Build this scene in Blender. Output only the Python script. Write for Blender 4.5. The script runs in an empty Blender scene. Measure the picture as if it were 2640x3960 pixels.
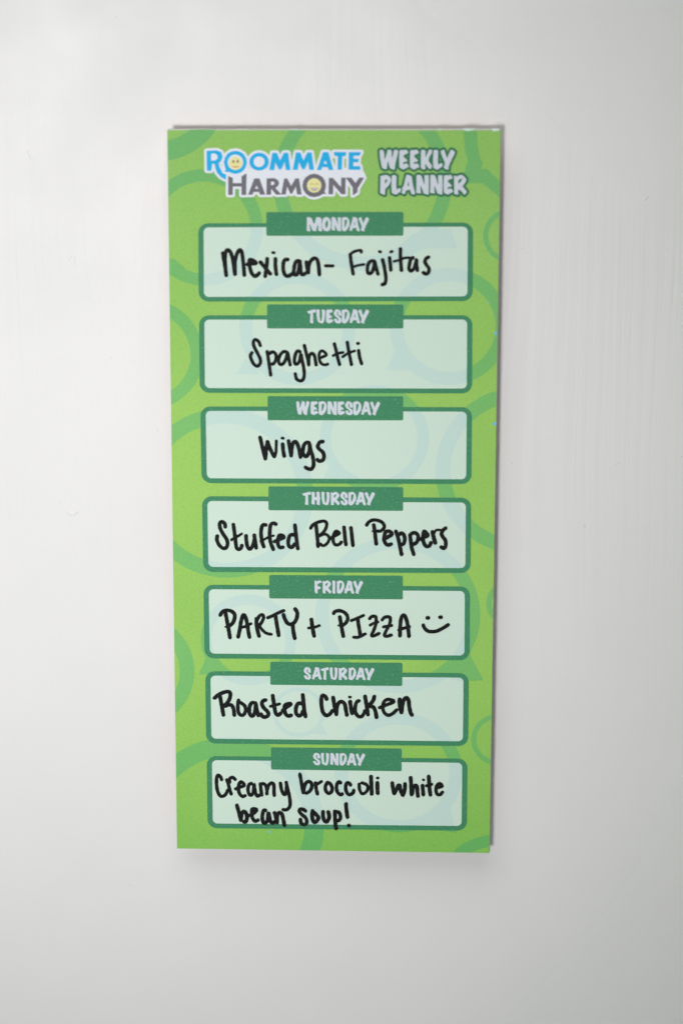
# Weekly planner notepad stuck on a white painted wall - Blender 4.5
import bpy, bmesh, math, random
from mathutils import Vector, Matrix
from mathutils.geometry import tessellate_polygon
random.seed(4)
S = bpy.context.scene
COL = S.collection
T = 8.0                      # mm, height of the pad's face above the wall
ZC = 1.35                    # m, height of the pad's centre above the floor

def P3(u, v, n=0.0):
    """pad face coordinates (mm) -> world metres; the wall is the plane y = 0"""
    return Vector((u * .001, -(n + T) * .001, ZC + v * .001))

# ------------------------------------------------------------------ camera
cam = bpy.data.cameras.new('camera'); co = bpy.data.objects.new('camera', cam); COL.objects.link(co)
AX = [[0.99953838, 0.00141564, -0.03034825], [-0.00928087, 0.96539171, -0.26063903], [0.02892898, 0.26080037, 0.96495921]]
cols = [Vector((a[0], -a[2], a[1])) for a in AX]
m = Matrix.Identity(4)
for j in range(3):
    for i in range(3): m[i][j] = cols[j][i]
m.translation = P3(26.437, 214.922, 805.567)
co.matrix_world = m
cam.sensor_fit = 'VERTICAL'; cam.sensor_height = 36; cam.sensor_width = 24; cam.lens = 105
cam.clip_start = .01; cam.clip_end = 50
cam.dof.use_dof = True
cam.dof.focus_distance = (P3(0, -58) - m.translation).dot(-cols[2])
cam.dof.aperture_fstop = 9.5
S.camera = co
S.render.resolution_x = 682; S.render.resolution_y = 1024

# ------------------------------------------------------------------ light
w = bpy.data.worlds.new('World'); S.world = w; w.use_nodes = True
bg = w.node_tree.nodes['Background']
bg.inputs[0].default_value = (.87, 1.0, .93, 1); bg.inputs[1].default_value = .18

def area(name, loc, target, sx, sy, power, col):
    l = bpy.data.lights.new(name, 'AREA'); l.shape = 'RECTANGLE'; l.size = sx; l.size_y = sy
    l.energy = power; l.color = col
    o = bpy.data.objects.new(name, l); COL.objects.link(o); o.location = loc
    o.rotation_euler = (Vector(target) - Vector(loc)).to_track_quat('-Z', 'Y').to_euler()
    return o
wl = area('window_light', (-.23, -1.6, ZC + .065), (-.083, 0, ZC - .020), .20, .20, .31, (1, .965, .972))
wl.data.spread = math.radians(23.4)
area('ceiling_light', (-.2, -.8, ZC + 1.1), (0, 0, ZC), 1.2, .9, 7, (1, .975, .96))
S.view_settings.view_transform = 'Standard'; S.view_settings.look = 'None'
S.view_settings.exposure = .05; S.view_settings.gamma = 1
S.render.engine = 'CYCLES'

# ------------------------------------------------------------------ materials
def nt(name):
    mt = bpy.data.materials.new(name); mt.use_nodes = True
    t = mt.node_tree; return mt, t, t.nodes['Principled BSDF']
def nd(t, kind, **kw):
    n = t.nodes.new(kind)
    for k, v in kw.items(): setattr(n, k, v)
    return n
def coords(t, sc=(1, 1, 1)):
    tc = nd(t, 'ShaderNodeTexCoord'); mp = nd(t, 'ShaderNodeMapping')
    mp.inputs['Scale'].default_value = sc
    t.links.new(tc.outputs['Object'], mp.inputs[0]); return mp.outputs[0]
def noise(t, vec, scale, detail=3, rough=.55):
    n = nd(t, 'ShaderNodeTexNoise'); n.inputs['Scale'].default_value = scale
    n.inputs['Detail'].default_value = detail; n.inputs['Roughness'].default_value = rough
    t.links.new(vec, n.inputs['Vector']); return n.outputs['Fac']
def ramp(t, fac, stops):
    r = nd(t, 'ShaderNodeValToRGB'); e = r.color_ramp.elements
    while len(e) < len(stops): e.new(.5)
    for s, (p, c) in zip(e, stops): s.position = p; s.color = tuple(c) + (1,) if len(c) == 3 else c
    t.links.new(fac, r.inputs[0]); return r.outputs[0]
def mixc(t, a, b, fac, mode='MIX'):
    x = nd(t, 'ShaderNodeMix', data_type='RGBA', blend_type=mode)
    for sock, v in ((x.inputs['Factor'], fac), (x.inputs['A'], a), (x.inputs['B'], b)):
        if hasattr(v, 'links'): t.links.new(v, sock)
        elif isinstance(v, (int, float)): sock.default_value = v
        else: sock.default_value = tuple(v) + (1,)
    return x.outputs['Result']

def print_mat(name, col, rough=.6, speck=.11, col2=None, col3=None, alpha=1.0):
    """ink printed on uncoated paper: colour, paper-fibre speckle, faint tooth"""
    mt, t, b = nt(name)
    v = coords(t)
    base = col
    if col2:                                  # the printed colour runs from col2 (ends) to col (middle); col3 paints a pale veil of sheen into the top
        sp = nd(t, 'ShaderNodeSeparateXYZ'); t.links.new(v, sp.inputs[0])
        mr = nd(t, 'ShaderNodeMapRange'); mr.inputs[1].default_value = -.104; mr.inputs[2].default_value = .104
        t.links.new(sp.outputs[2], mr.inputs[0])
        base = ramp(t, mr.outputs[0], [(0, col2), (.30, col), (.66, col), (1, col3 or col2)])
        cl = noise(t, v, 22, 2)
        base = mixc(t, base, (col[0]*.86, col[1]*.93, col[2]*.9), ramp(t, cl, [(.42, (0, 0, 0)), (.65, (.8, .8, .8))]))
    f = noise(t, v, 2600, 2, .7)
    dark = tuple(c * (1 - speck) for c in col); 
    c1 = mixc(t, base, tuple(1 - speck for _ in col), ramp(t, f, [(.38, (1, 1, 1)), (.56, (0, 0, 0))]), 'MULTIPLY')
    f2 = noise(t, v, 1500, 3, .8)
    c2 = mixc(t, c1, (.72, .80, .70), ramp(t, f2, [(.60, (0, 0, 0)), (.78, (speck * 1.6,) * 3)]))
    t.links.new(c2, b.inputs['Base Color'])
    b.inputs['Roughness'].default_value = rough
    b.inputs['Specular IOR Level'].default_value = .32
    bp = nd(t, 'ShaderNodeBump'); bp.inputs['Strength'].default_value = .35; bp.inputs['Distance'].default_value = .00006
    t.links.new(f, bp.inputs['Height']); t.links.new(bp.outputs[0], b.inputs['Normal'])
    if alpha < 1:
        out = t.nodes['Material Output']; tr = nd(t, 'ShaderNodeBsdfTransparent'); mx = nd(t, 'ShaderNodeMixShader')
        mx.inputs[0].default_value = alpha
        t.links.new(tr.outputs[0], mx.inputs[1]); t.links.new(b.outputs[0], mx.inputs[2]); t.links.new(mx.outputs[0], out.inputs[0])
    return mt

M = {}
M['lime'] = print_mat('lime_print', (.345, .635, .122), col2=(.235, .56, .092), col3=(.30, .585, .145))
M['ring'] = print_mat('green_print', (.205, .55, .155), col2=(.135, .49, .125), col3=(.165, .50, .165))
M['frame'] = print_mat('dark_green_print', (.045, .27, .125), speck=.26)
M['outline'] = print_mat('title_outline_print', (.030, .19, .085), speck=.15)
M['fill'] = print_mat('pale_print', (.64, .80, .69), speck=.04)
M['pale_ring'] = print_mat('pale_blue_print', (.565, .755, .70), speck=.04)
M['white'] = print_mat('unprinted_paper', (.83, .86, .94), speck=.03)
M['title'] = print_mat('title_paper_white', (.66, .71, .79), speck=.05)
M['cyan'] = print_mat('cyan_print', (.0, .45, .86), speck=.03)
M['grey'] = print_mat('grey_print', (.165, .158, .185), speck=.12)
M['yellow'] = print_mat('yellow_print', (.86, .82, .38), speck=.05)
M['brown'] = print_mat('brown_print', (.16, .08, .05), speck=.05)
M['tan'] = print_mat('tan_print', (.50, .38, .17), speck=.05)
M['coral'] = print_mat('coral_print', (.80, .25, .18), speck=.05)
M['dot_blue'] = print_mat('blue_speck', (.18, .55, .75), speck=.05)
M['dot_pink'] = print_mat('pink_speck', (.75, .25, .32), speck=.05)

def ink_mat():
    mt, t, b = nt('black_marker_ink')
    v = coords(t)
    f = noise(t, v, 1900, 3, .75)
    g = noise(t, v, 160, 2)
    c = ramp(t, f, [(.45, (.0015, .002, .0025)), (.72, (.020, .022, .024))])
    t.links.new(c, b.inputs['Base Color']); b.inputs['Roughness'].default_value = .62
    b.inputs['Specular IOR Level'].default_value = .15
    out = t.nodes['Material Output']; tr = nd(t, 'ShaderNodeBsdfTransparent'); mx = nd(t, 'ShaderNodeMixShader')
    mr = nd(t, 'ShaderNodeMapRange'); mr.inputs[1].default_value = .35; mr.inputs[2].default_value = .7
    mr.inputs[3].default_value = .995; mr.inputs[4].default_value = .975
    t.links.new(g, mr.inputs[0]); t.links.new(mr.outputs[0], mx.inputs[0])
    t.links.new(tr.outputs[0], mx.inputs[1]); t.links.new(b.outputs[0], mx.inputs[2]); t.links.new(mx.outputs[0], out.inputs[0])
    return mt
M['ink'] = ink_mat()

def edge_mat():
    mt, t, b = nt('cut_paper_edges')
    v = coords(t, (1, 1, 1))
    sp = nd(t, 'ShaderNodeSeparateXYZ'); t.links.new(v, sp.inputs[0])
    mm = nd(t, 'ShaderNodeMath', operation='MULTIPLY'); mm.inputs[1].default_value = 9000; t.links.new(sp.outputs[1], mm.inputs[0])
    wv = nd(t, 'ShaderNodeTexNoise', noise_dimensions='1D'); wv.inputs['Scale'].default_value = 1; wv.inputs['Detail'].default_value = 2
    t.links.new(mm.outputs[0], wv.inputs['W'])
    c = ramp(t, wv.outputs['Fac'], [(.35, (.40, .40, .34)), (.6, (.56, .56, .50))])
    t.links.new(c, b.inputs['Base Color']); b.inputs['Roughness'].default_value = .8
    return mt
M['edge'] = edge_mat()
mt, t, b = nt('clear_glue'); b.inputs['Base Color'].default_value = (.62, .78, .72, 1); b.inputs['Roughness'].default_value = .3; M['glue'] = mt
mt, t, b = nt('backing_card'); b.inputs['Base Color'].default_value = (.72, .43, .40, 1); b.inputs['Roughness'].default_value = .6; M['card'] = mt  # hidden card, coloured pink for the tint it bounces onto the wall
mt, t, b = nt('padding_glue'); b.inputs['Base Color'].default_value = (.66, .67, .63, 1); b.inputs['Roughness'].default_value = .5; M['binding'] = mt

def mul_(t, a, c):
    n = nd(t, 'ShaderNodeMath', operation='MULTIPLY'); t.links.new(a, n.inputs[0]); t.links.new(c, n.inputs[1]); return n.outputs[0]
def wall_mat():
    mt, t, b = nt('brushed_white_paint')
    L = t.links.new
    v = coords(t, (1, 1, .022))               # brush streaks: long vertical, slightly wandering
    vw = coords(t, (1, 1, 1))
    wob = noise(t, vw, 9, 2)
    add = nd(t, 'ShaderNodeVectorMath', operation='ADD'); comb = nd(t, 'ShaderNodeCombineXYZ')
    ws = nd(t, 'ShaderNodeMath', operation='MULTIPLY'); ws.inputs[1].default_value = .010; L(wob, ws.inputs[0]); L(ws.outputs[0], comb.inputs[0])
    L(v, add.inputs[0]); L(comb.outputs[0], add.inputs[1]); vv = add.outputs[0]
    s1 = noise(t, vv, 900, 3, .6); s2 = noise(t, vv, 260, 2, .5)
    peel = noise(t, vw, 420, 2, .5); big = noise(t, vw, 14, 3)
    def mul(a, k):
        n = nd(t, 'ShaderNodeMath', operation='MULTIPLY'); L(a, n.inputs[0])
        if hasattr(k, 'links'): L(k, n.inputs[1])
        else: n.inputs[1].default_value = k
        return n.outputs[0]
    def plus(a, c):
        n = nd(t, 'ShaderNodeMath', operation='ADD'); L(a, n.inputs[0]); L(c, n.inputs[1]); return n.outputs[0]
    sz = nd(t, 'ShaderNodeSeparateXYZ'); L(vw, sz.inputs[0])   # heavier brush work across the middle of the wall
    dz = nd(t, 'ShaderNodeMath', operation='SUBTRACT'); dz.inputs[1].default_value = ZC + .02; L(sz.outputs[2], dz.inputs[0])
    ab = nd(t, 'ShaderNodeMath', operation='ABSOLUTE'); L(dz.outputs[0], ab.inputs[0])
    mrr = nd(t, 'ShaderNodeMapRange', interpolation_type='SMOOTHSTEP'); mrr.inputs[1].default_value = .03; mrr.inputs[2].default_value = .14
    mrr.inputs[3].default_value = 1.25; mrr.inputs[4].default_value = .30; L(ab.outputs[0], mrr.inputs[0])
    patch = mul_(t, ramp(t, noise(t, vw, 9, 2), [(.30, (.55, .55, .55)), (.55, (1, 1, 1))]), mrr.outputs[0])
    h = plus(mul(plus(mul(s1, .5), mul(s2, 1.0)), patch), plus(mul(peel, .2), mul(big, 1.2)))
    bp = nd(t, 'ShaderNodeBump'); bp.inputs['Strength'].default_value = 1; bp.inputs['Distance'].default_value = .000115
    L(h, bp.inputs['Height']); L(bp.outputs[0], b.inputs['Normal'])
    c = ramp(t, big, [(.3, (.765, .768, .762)), (.7, (.80, .80, .797))])
    L(c, b.inputs['Base Color'])
    r = ramp(t, noise(t, vw, 30, 3), [(.3, (.36,) * 3), (.7, (.44,) * 3)])
    L(r, b.inputs['Roughness']); b.inputs['Specular IOR Level'].default_value = .5
    return mt
M['wall'] = wall_mat()

# ------------------------------------------------------------------ helpers
def mesh_obj(name, verts, faces, mat, parent=None, world=True):
    me = bpy.data.meshes.new(name); me.from_pydata([tuple(v) for v in verts], [], faces); me.update()
    me.materials.append(M[mat])
    o = bpy.data.objects.new(name, me); COL.objects.link(o)
    if parent is not None: o.parent = parent
    return o
class Sheet:
    """flat print collected in pad coordinates; L() turns it into object space of the pad"""
    def __init__(s): s.v = []; s.f = []
    def poly(s, pts, n, holes=()):
        loops = [[Vector((p[0], p[1], 0)) for p in q] for q in [pts] + list(holes)]
        flat = [p for q in loops for p in q]; k = len(s.v)
        s.v += [(p.x, p.y, n) for p in flat]
        for tr in tessellate_polygon(loops):
            a, b_, c = (flat[i] for i in tr)
            ar = (b_ - a).cross(c - a).z
            if abs(ar) > 1e-7: s.f.append(tuple(k + i for i in (tr if ar > 0 else tr[::-1])))
    def ribbon(s, pts, width, n, closed=False, caps=True, rise=0.0, vary=0.0):
        """swept pen stroke: Catmull-Rom path, round ends, each point a hair above the one before"""
        P = [Vector(p) for p in pts]
        if closed:                                 # outline: mitred sides, discs on sharp corners, each piece a hair higher
            h = width / 2; P = [p for i, p in enumerate(P) if (p - P[i-1]).length > 1e-4]; N = len(P)
            ends = []; sharp = []
            for i in range(N):
                d0 = (P[i] - P[i-1]).normalized(); d1 = (P[(i+1) % N] - P[i]).normalized()
                n0, n1 = Vector((-d0.y, d0.x)), Vector((-d1.y, d1.x)); c = d0.dot(d1)
                if c > .80: q = (n0 + n1).normalized() * (h / ((1 + c) / 2) ** .5); ends.append((q, q))
                else: ends.append((n0 * h, n1 * h)); sharp.append(i)
            z = n
            for i in range(N):
                j = (i + 1) % N; k = len(s.v); a, c = ends[i][1], ends[j][0]
                s.v += [(q.x, q.y, z) for q in (P[i] + a, P[i] - a, P[j] - c, P[j] + c)]
                s.f.append((k, k + 1, k + 2, k + 3)); z += .0004
            for i in sharp: s.disc(P[i], h, z, 14); z += .0004
            return z
        if not closed:
            Q = []
            E_ = [P[0] * 2 - P[1]] + P + [P[-1] * 2 - P[-2]]
            for i in range(1, len(E_) - 2):
                p0, p1, p2, p3 = E_[i-1:i+3]
                st = max(3, min(12, int((p2 - p1).length / .28)))
                for j in range(st):
                    u = j / st
                    Q.append(.5 * ((2*p1) + (p2-p0)*u + (2*p0-5*p1+4*p2-p3)*u*u + (3*p1-p0-3*p2+p3)*u**3))
            Q.append(P[-1])
        N = len(Q); h = width / 2; k = len(s.v)
        ph = random.random() * 9
        for i, q in enumerate(Q):
            a = Q[(i-1) % N] if closed or i > 0 else q; c = Q[(i+1) % N] if closed or i < N-1 else q
            d = (c - a); d = d.normalized() if d.length > 1e-9 else Vector((1, 0)); nn = Vector((-d.y, d.x))
            hw = h * (1 + vary * math.sin(i * .9 + ph) * .6 + vary * random.uniform(-.5, .5))
            z = n + rise * i / N
            a1, b1 = q + nn * hw, q - nn * hw
            s.v += [(a1.x, a1.y, z), (b1.x, b1.y, z)]
        for i in range(N - (0 if closed else 1)):
            j = (i + 1) % N
            s.f.append((k + 2*i, k + 2*i + 1, k + 2*j + 1, k + 2*j))
        if caps:
            for q, d, z, s0 in ((Q[0], Q[0] - Q[1], n, k), (Q[-1], Q[-1] - Q[-2], n + rise * (N-1) / N, k + 2*(N-1))):
                a0 = math.atan2(d.y, d.x); kk = len(s.v); m_ = 7
                for i in range(m_ + 1):
                    a = a0 - math.pi/2 + math.pi * i / m_
                    rr = h * (1 + random.uniform(-.06, .05) * (vary > 0))
                    s.v.append((q.x + math.cos(a) * rr, q.y + math.sin(a) * rr, z))
                s.f.append(tuple(kk + i for i in range(m_ + 1)))
    def disc(s, q, r, n, m_=20, ry=None):
        k = len(s.v)
        for i in range(m_):
            a = 2 * math.pi * i / m_; s.v.append((q[0] + math.cos(a) * r, q[1] + math.sin(a) * (ry or r), n))
        s.f.append(tuple(range(k, k + m_)))
    def build(s, name, mat, parent):
        V = [(x * .001, -(T + n) * .001, y * .001) for x, y, n in s.v]
        return mesh_obj(name, V, s.f, mat, parent)

def clip(poly, box):
    x0, y0, x1, y1 = box
    for ax, lim, sg in ((0, x0, 1), (0, x1, -1), (1, y0, 1), (1, y1, -1)):
        out = []
        for i in range(len(poly)):
            a, c = poly[i-1], poly[i]; da, dc = (a[ax] - lim) * sg, (c[ax] - lim) * sg
            if (da >= 0) != (dc >= 0):
                u = da / (da - dc); out.append((a[0] + (c[0]-a[0])*u, a[1] + (c[1]-a[1])*u))
            if dc >= 0: out.append(c)
        poly = out
        if not poly: break
    return poly
def clip_convex(poly, hull):
    """part of poly inside a convex outline that runs clockwise or not"""
    ar = sum(hull[i-1][0] * hull[i][1] - hull[i][0] * hull[i-1][1] for i in range(len(hull)))
    if ar < 0: hull = hull[::-1]
    for i in range(len(hull)):
        a, c = hull[i-1], hull[i]; out = []
        side = lambda p: (c[0]-a[0]) * (p[1]-a[1]) - (c[1]-a[1]) * (p[0]-a[0])
        for j in range(len(poly)):
            p, q = poly[j-1], poly[j]; dp, dq = side(p), side(q)
            if (dp >= 0) != (dq >= 0):
                u = dp / (dp - dq); out.append((p[0] + (q[0]-p[0])*u, p[1] + (q[1]-p[1])*u))
            if dq >= 0: out.append(q)
        poly = out
        if not poly: break
    return poly
def rounded(q, r, k=7):
    out = []
    for i in range(4):
        p, a, c = Vector(q[i]), Vector(q[i-1]), Vector(q[(i+1) % 4])
        da, dc = (a - p).normalized(), (c - p).normalized()
        s0, s1 = p + da * r, p + dc * r; ce = p + da * r + dc * r
        a0 = math.atan2((s0 - ce).y, (s0 - ce).x); a1 = math.atan2((s1 - ce).y, (s1 - ce).x)
        d = (a1 - a0 + math.pi) % (2 * math.pi) - math.pi
        for j in range(k + 1):
            a_ = a0 + d * j / k; out.append((ce.x + math.cos(a_) * r, ce.y + math.sin(a_) * r))
    return out

# ------------------------------------------------------------------ traced print and handwriting
# print and pen strokes on the pad, in millimetres on its face (x right, y up from the centre)
CORNERS=[(-44.99,103.76),(45.05,104.26),(44.94,-104.12),(-45.01,-103.9)]
PANELS=[('monday',[(-36.86,78.41),(37.92,79.08),(38.09,57.41),(-36.99,56.72)],[(-35.42,77.31),(36.49,77.97),(36.63,58.7),(-35.52,58.03)],[(-18.28,81.62),(18.98,81.9),(19.03,75.36),(-18.31,75.08)]),('tuesday',[(-36.93,52.85),(38.07,53.45),(38.25,31.5),(-36.99,31.02)],[(-35.48,51.67),(36.64,52.25),(36.77,32.84),(-35.5,32.39)],[(-18.22,56.06),(19.16,56.3),(19.2,49.62),(-18.25,49.33)]),('wednesday',[(-36.85,27.15),(38.3,27.56),(38.4,5.62),(-36.73,5.2)],[(-35.39,25.91),(36.85,26.3),(36.91,6.99),(-35.23,6.61)],[(-18.19,30.25),(19.29,30.51),(19.34,23.69),(-18.23,23.38)]),('thursday',[(-36.66,1.42),(38.38,1.68),(38.51,-20.19),(-36.57,-20.63)],[(-35.19,0.05),(36.92,0.28),(37,-18.74),(-35.06,-19.13)],[(-18.08,4.44),(19.44,4.57),(19.48,-2.3),(-18.12,-2.47)]),('friday',[(-36.54,-24.37),(38.41,-24.13),(38.58,-45.9),(-36.47,-46.16)],[(-35.05,-25.68),(36.94,-25.47),(37.06,-44.49),(-34.95,-44.72)],[(-17.99,-21.33),(19.54,-21.15),(19.59,-28.1),(-18.03,-28.22)]),('saturday',[(-36.31,-49.96),(38.37,-49.71),(38.46,-71.58),(-36.26,-71.7)],[(-34.81,-51.29),(36.89,-51.07),(36.93,-70.14),(-34.73,-70.22)],[(-17.82,-46.95),(19.57,-46.86),(19.61,-53.77),(-17.86,-53.84)]),('sunday',[(-36.15,-75.49),(38.32,-75.39),(38.41,-97.3),(-36.12,-97.51)],[(-34.65,-76.73),(36.83,-76.66),(36.87,-95.88),(-34.58,-96.05)],[(-17.73,-72.64),(19.55,-72.57),(19.6,-79.43),(-17.76,-79.36)])]
RINGS=[((-47.8,114.45),19.09,13.74),((-35.3,77.17),16.08,12.71),((7.77,90),24.27,20.54),((48.23,75.56),7.5,6.16),((31.78,50.18),16.37,12.68),((-51.38,41.79),15.56,11.99),((-9.92,49.36),15.95,12.43),((-30.07,2.24),24.48,20.14),((11.38,18.48),15.14,12.01),((52.31,9.54),23.95,19.78),((18.16,-32.78),23.19,19.38),((49.92,-28.9),6.92,5.35),((47.09,-69.53),7.77,6.36),((47.11,-115.95),17.48,13.92),((18.69,-79.87),18.22,14.56),((-29.19,-96.35),26.61,20.99),((-56.69,-49.96),17.31,13.13),((-23.95,-40.58),13.5,10.5),((-9.82,-61.96),7.49,6.28)]
TAILS=[[(35.02,104.2),(35.5,98.75),(36.31,95.8),(35.7,93.83),(35.29,92.77),(32.15,92.4),(32.32,89.73),(36.52,89.89),(39.88,89.98),(41.43,89.08),(46.03,86.14),(45.97,90.37),(42.78,92.61),(41.72,93.66),(39.76,93.86),(40.37,95.27),(39.36,97.51),(38.83,100.31),(38.64,104.22)],[(17.13,43.99),(14.54,37.82),(19.18,37.85),(22.89,38.04),(21.62,42.14)],[(-26.94,36.45),(-24.19,40.93),(-19.93,36.36)],[(-2.56,7.01),(-0.61,12.08),(4.44,6.92)],[(38.56,-44.11),(42.53,-51.83),(35.36,-52.14),(31.17,-50.5),(33.1,-46.47)],[(32.88,-87.2),(33.72,-90.61),(35.25,-97.96),(29.44,-97.18),(26.84,-94.12),(29.38,-91)],[(-38.15,-51.06),(-35.8,-45.33),(-32.87,-45.68),(-29.6,-50.42)],[(-3.52,-65.07),(-1.61,-68.71),(-5.74,-68.45)],[(21.35,75.84),(25.36,76.51),(31.75,77.47),(33.78,72.07),(24.76,71.87),(18.93,69.04),(14.9,69.73)],[(-45.62,68.45),(-43.49,68.47),(-40.33,65.77),(-45.66,65.73)]]
DOTS=[((44.65,22.93),0.54,'blue'),((44.56,48.45),0.46,'blue'),((42.52,57.09),0.22,'blue'),((-18.22,-98.44),0.34,'blue'),((-41.71,38.38),0.15,'pink'),((-41.35,35.24),0.11,'pink')]
GLUE=[[(34.45,104.55),(35.64,104.77),(38.43,104.64),(37.39,104.22),(36,104)],[(42.47,104.66),(44.56,104.75),(44.71,104.19),(42.97,103.97)],[(27.97,104.58),(29.01,104.66),(29.09,104.24),(28.46,104.17)],[(-11.43,104.29),(-9.75,104.37),(-10.03,104.02),(-10.94,104.02)],[(-25.85,104.14),(-24.45,104.22),(-24.8,103.94)]]
WORDS={'MONDAY':[('M',(-7.3,80.34),(-3.15,80.36),(-7.31,76.39)),('O',(-3.15,80.36),(-0.68,80.38),(-3.15,76.42)),('N',(-0.56,80.38),(2.04,80.4),(-0.55,76.44)),('D',(2.24,80.4),(4.39,80.41),(2.24,76.46)),('A',(4.26,80.41),(7.1,80.43),(4.27,76.47)),('Y',(6.81,80.43),(9.65,80.45),(6.82,76.49))],
'TUESDAY':[('T',(-7.27,54.81),(-4.78,54.82),(-7.28,50.82)),('U',(-4.65,54.82),(-2.29,54.83),(-4.66,50.84)),('E',(-2.04,54.83),(-0.04,54.84),(-2.04,50.85)),('S',(0.08,54.84),(2.2,54.85),(0.08,50.86)),('D',(2.27,54.85),(4.51,54.86),(2.28,50.87)),('A',(4.36,54.86),(7.25,54.88),(4.37,50.88)),('Y',(6.81,54.87),(9.79,54.89),(6.82,50.89))],
'WEDNESDAY':[('W',(-10.25,28.91),(-6.61,28.94),(-10.26,24.93)),('E',(-6.31,28.92),(-4.17,28.94),(-6.31,24.95)),('D',(-4.07,28.93),(-1.78,28.95),(-4.07,24.96)),('N',(-1.66,28.94),(0.98,28.96),(-1.66,24.97)),('E',(1.15,28.95),(3.19,28.97),(1.16,24.98)),('S',(3.24,28.96),(5.37,28.98),(3.25,24.99)),('D',(5.45,28.97),(7.76,28.99),(5.46,25)),('A',(7.63,28.98),(10.44,29.01),(7.65,25.01)),('Y',(10.14,28.99),(12.95,29.02),(10.16,25.02))],
'THURSDAY':[('T',(-8.7,3.01),(-6.21,3.03),(-8.7,-0.89)),('H',(-6.09,3.02),(-3.55,3.04),(-6.09,-0.88)),('U',(-3.3,3.03),(-1.02,3.05),(-3.3,-0.88)),('R',(-0.69,3.04),(1.84,3.06),(-0.69,-0.87)),('S',(1.94,3.05),(4.04,3.07),(1.95,-0.86)),('D',(4.17,3.05),(6.4,3.07),(4.18,-0.85)),('A',(6.2,3.06),(9.11,3.09),(6.21,-0.84)),('Y',(8.73,3.07),(11.61,3.09),(8.74,-0.84))],
'FRIDAY':[('F',(-5.27,-22.77),(-3.18,-22.75),(-5.28,-26.66)),('R',(-2.98,-22.77),(-0.5,-22.74),(-2.98,-26.65)),('I',(-0.24,-22.76),(0.6,-22.75),(-0.24,-26.65)),('D',(1.01,-22.76),(3.15,-22.74),(1.01,-26.65)),('A',(3.05,-22.76),(5.88,-22.73),(3.05,-26.65)),('Y',(5.57,-22.76),(8.38,-22.73),(5.58,-26.64))],
'SATURDAY':[('S',(-8.34,-48.41),(-6.28,-48.38),(-8.34,-52.19)),('A',(-6.07,-48.41),(-3.27,-48.38),(-6.08,-52.2)),('T',(-3.57,-48.41),(-1.21,-48.38),(-3.58,-52.2)),('U',(-0.95,-48.42),(1.24,-48.39),(-0.95,-52.2)),('R',(1.57,-48.42),(4.07,-48.39),(1.58,-52.2)),('D',(4.38,-48.42),(6.54,-48.4),(4.38,-52.21)),('A',(6.38,-48.42),(9.16,-48.39),(6.39,-52.21)),('Y',(8.9,-48.43),(11.68,-48.4),(8.92,-52.21))],
'SUNDAY':[('S',(-5.74,-74.12),(-3.66,-74.09),(-5.74,-77.94)),('U',(-3.45,-74.12),(-1.17,-74.09),(-3.46,-77.94)),('N',(-0.86,-74.13),(1.6,-74.1),(-0.86,-77.95)),('D',(1.84,-74.13),(3.96,-74.11),(1.84,-77.95)),('A',(3.86,-74.14),(6.66,-74.11),(3.87,-77.96)),('Y',(6.4,-74.15),(9.17,-74.11),(6.41,-77.96))],
'WEEKLY':[('W',(12.44,98.9),(17.49,98.93),(12.47,93.42)),('E',(17.72,98.93),(20.33,98.95),(17.76,93.45)),('E',(20.63,98.95),(23.18,98.96),(20.67,93.47)),('K',(23.57,98.97),(26.61,98.98),(23.61,93.49)),('L',(26.86,98.99),(29.49,99),(26.91,93.51)),('Y',(28.86,99),(32.78,99.02),(28.92,93.52))],
'PLANNER':[('P',(12.61,92.04),(15.56,92.05),(12.64,86.61)),('L',(15.66,92.05),(18.32,92.07),(15.69,86.63)),('A',(18.37,92.07),(22.05,92.09),(18.41,86.64)),('N',(22.35,92.1),(25.79,92.12),(22.39,86.67)),('N',(26.12,92.12),(29.48,92.14),(26.17,86.69)),('E',(29.78,92.14),(32.37,92.16),(29.83,86.72)),('R',(32.61,92.16),(36.1,92.18),(32.67,86.73))]}
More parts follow.
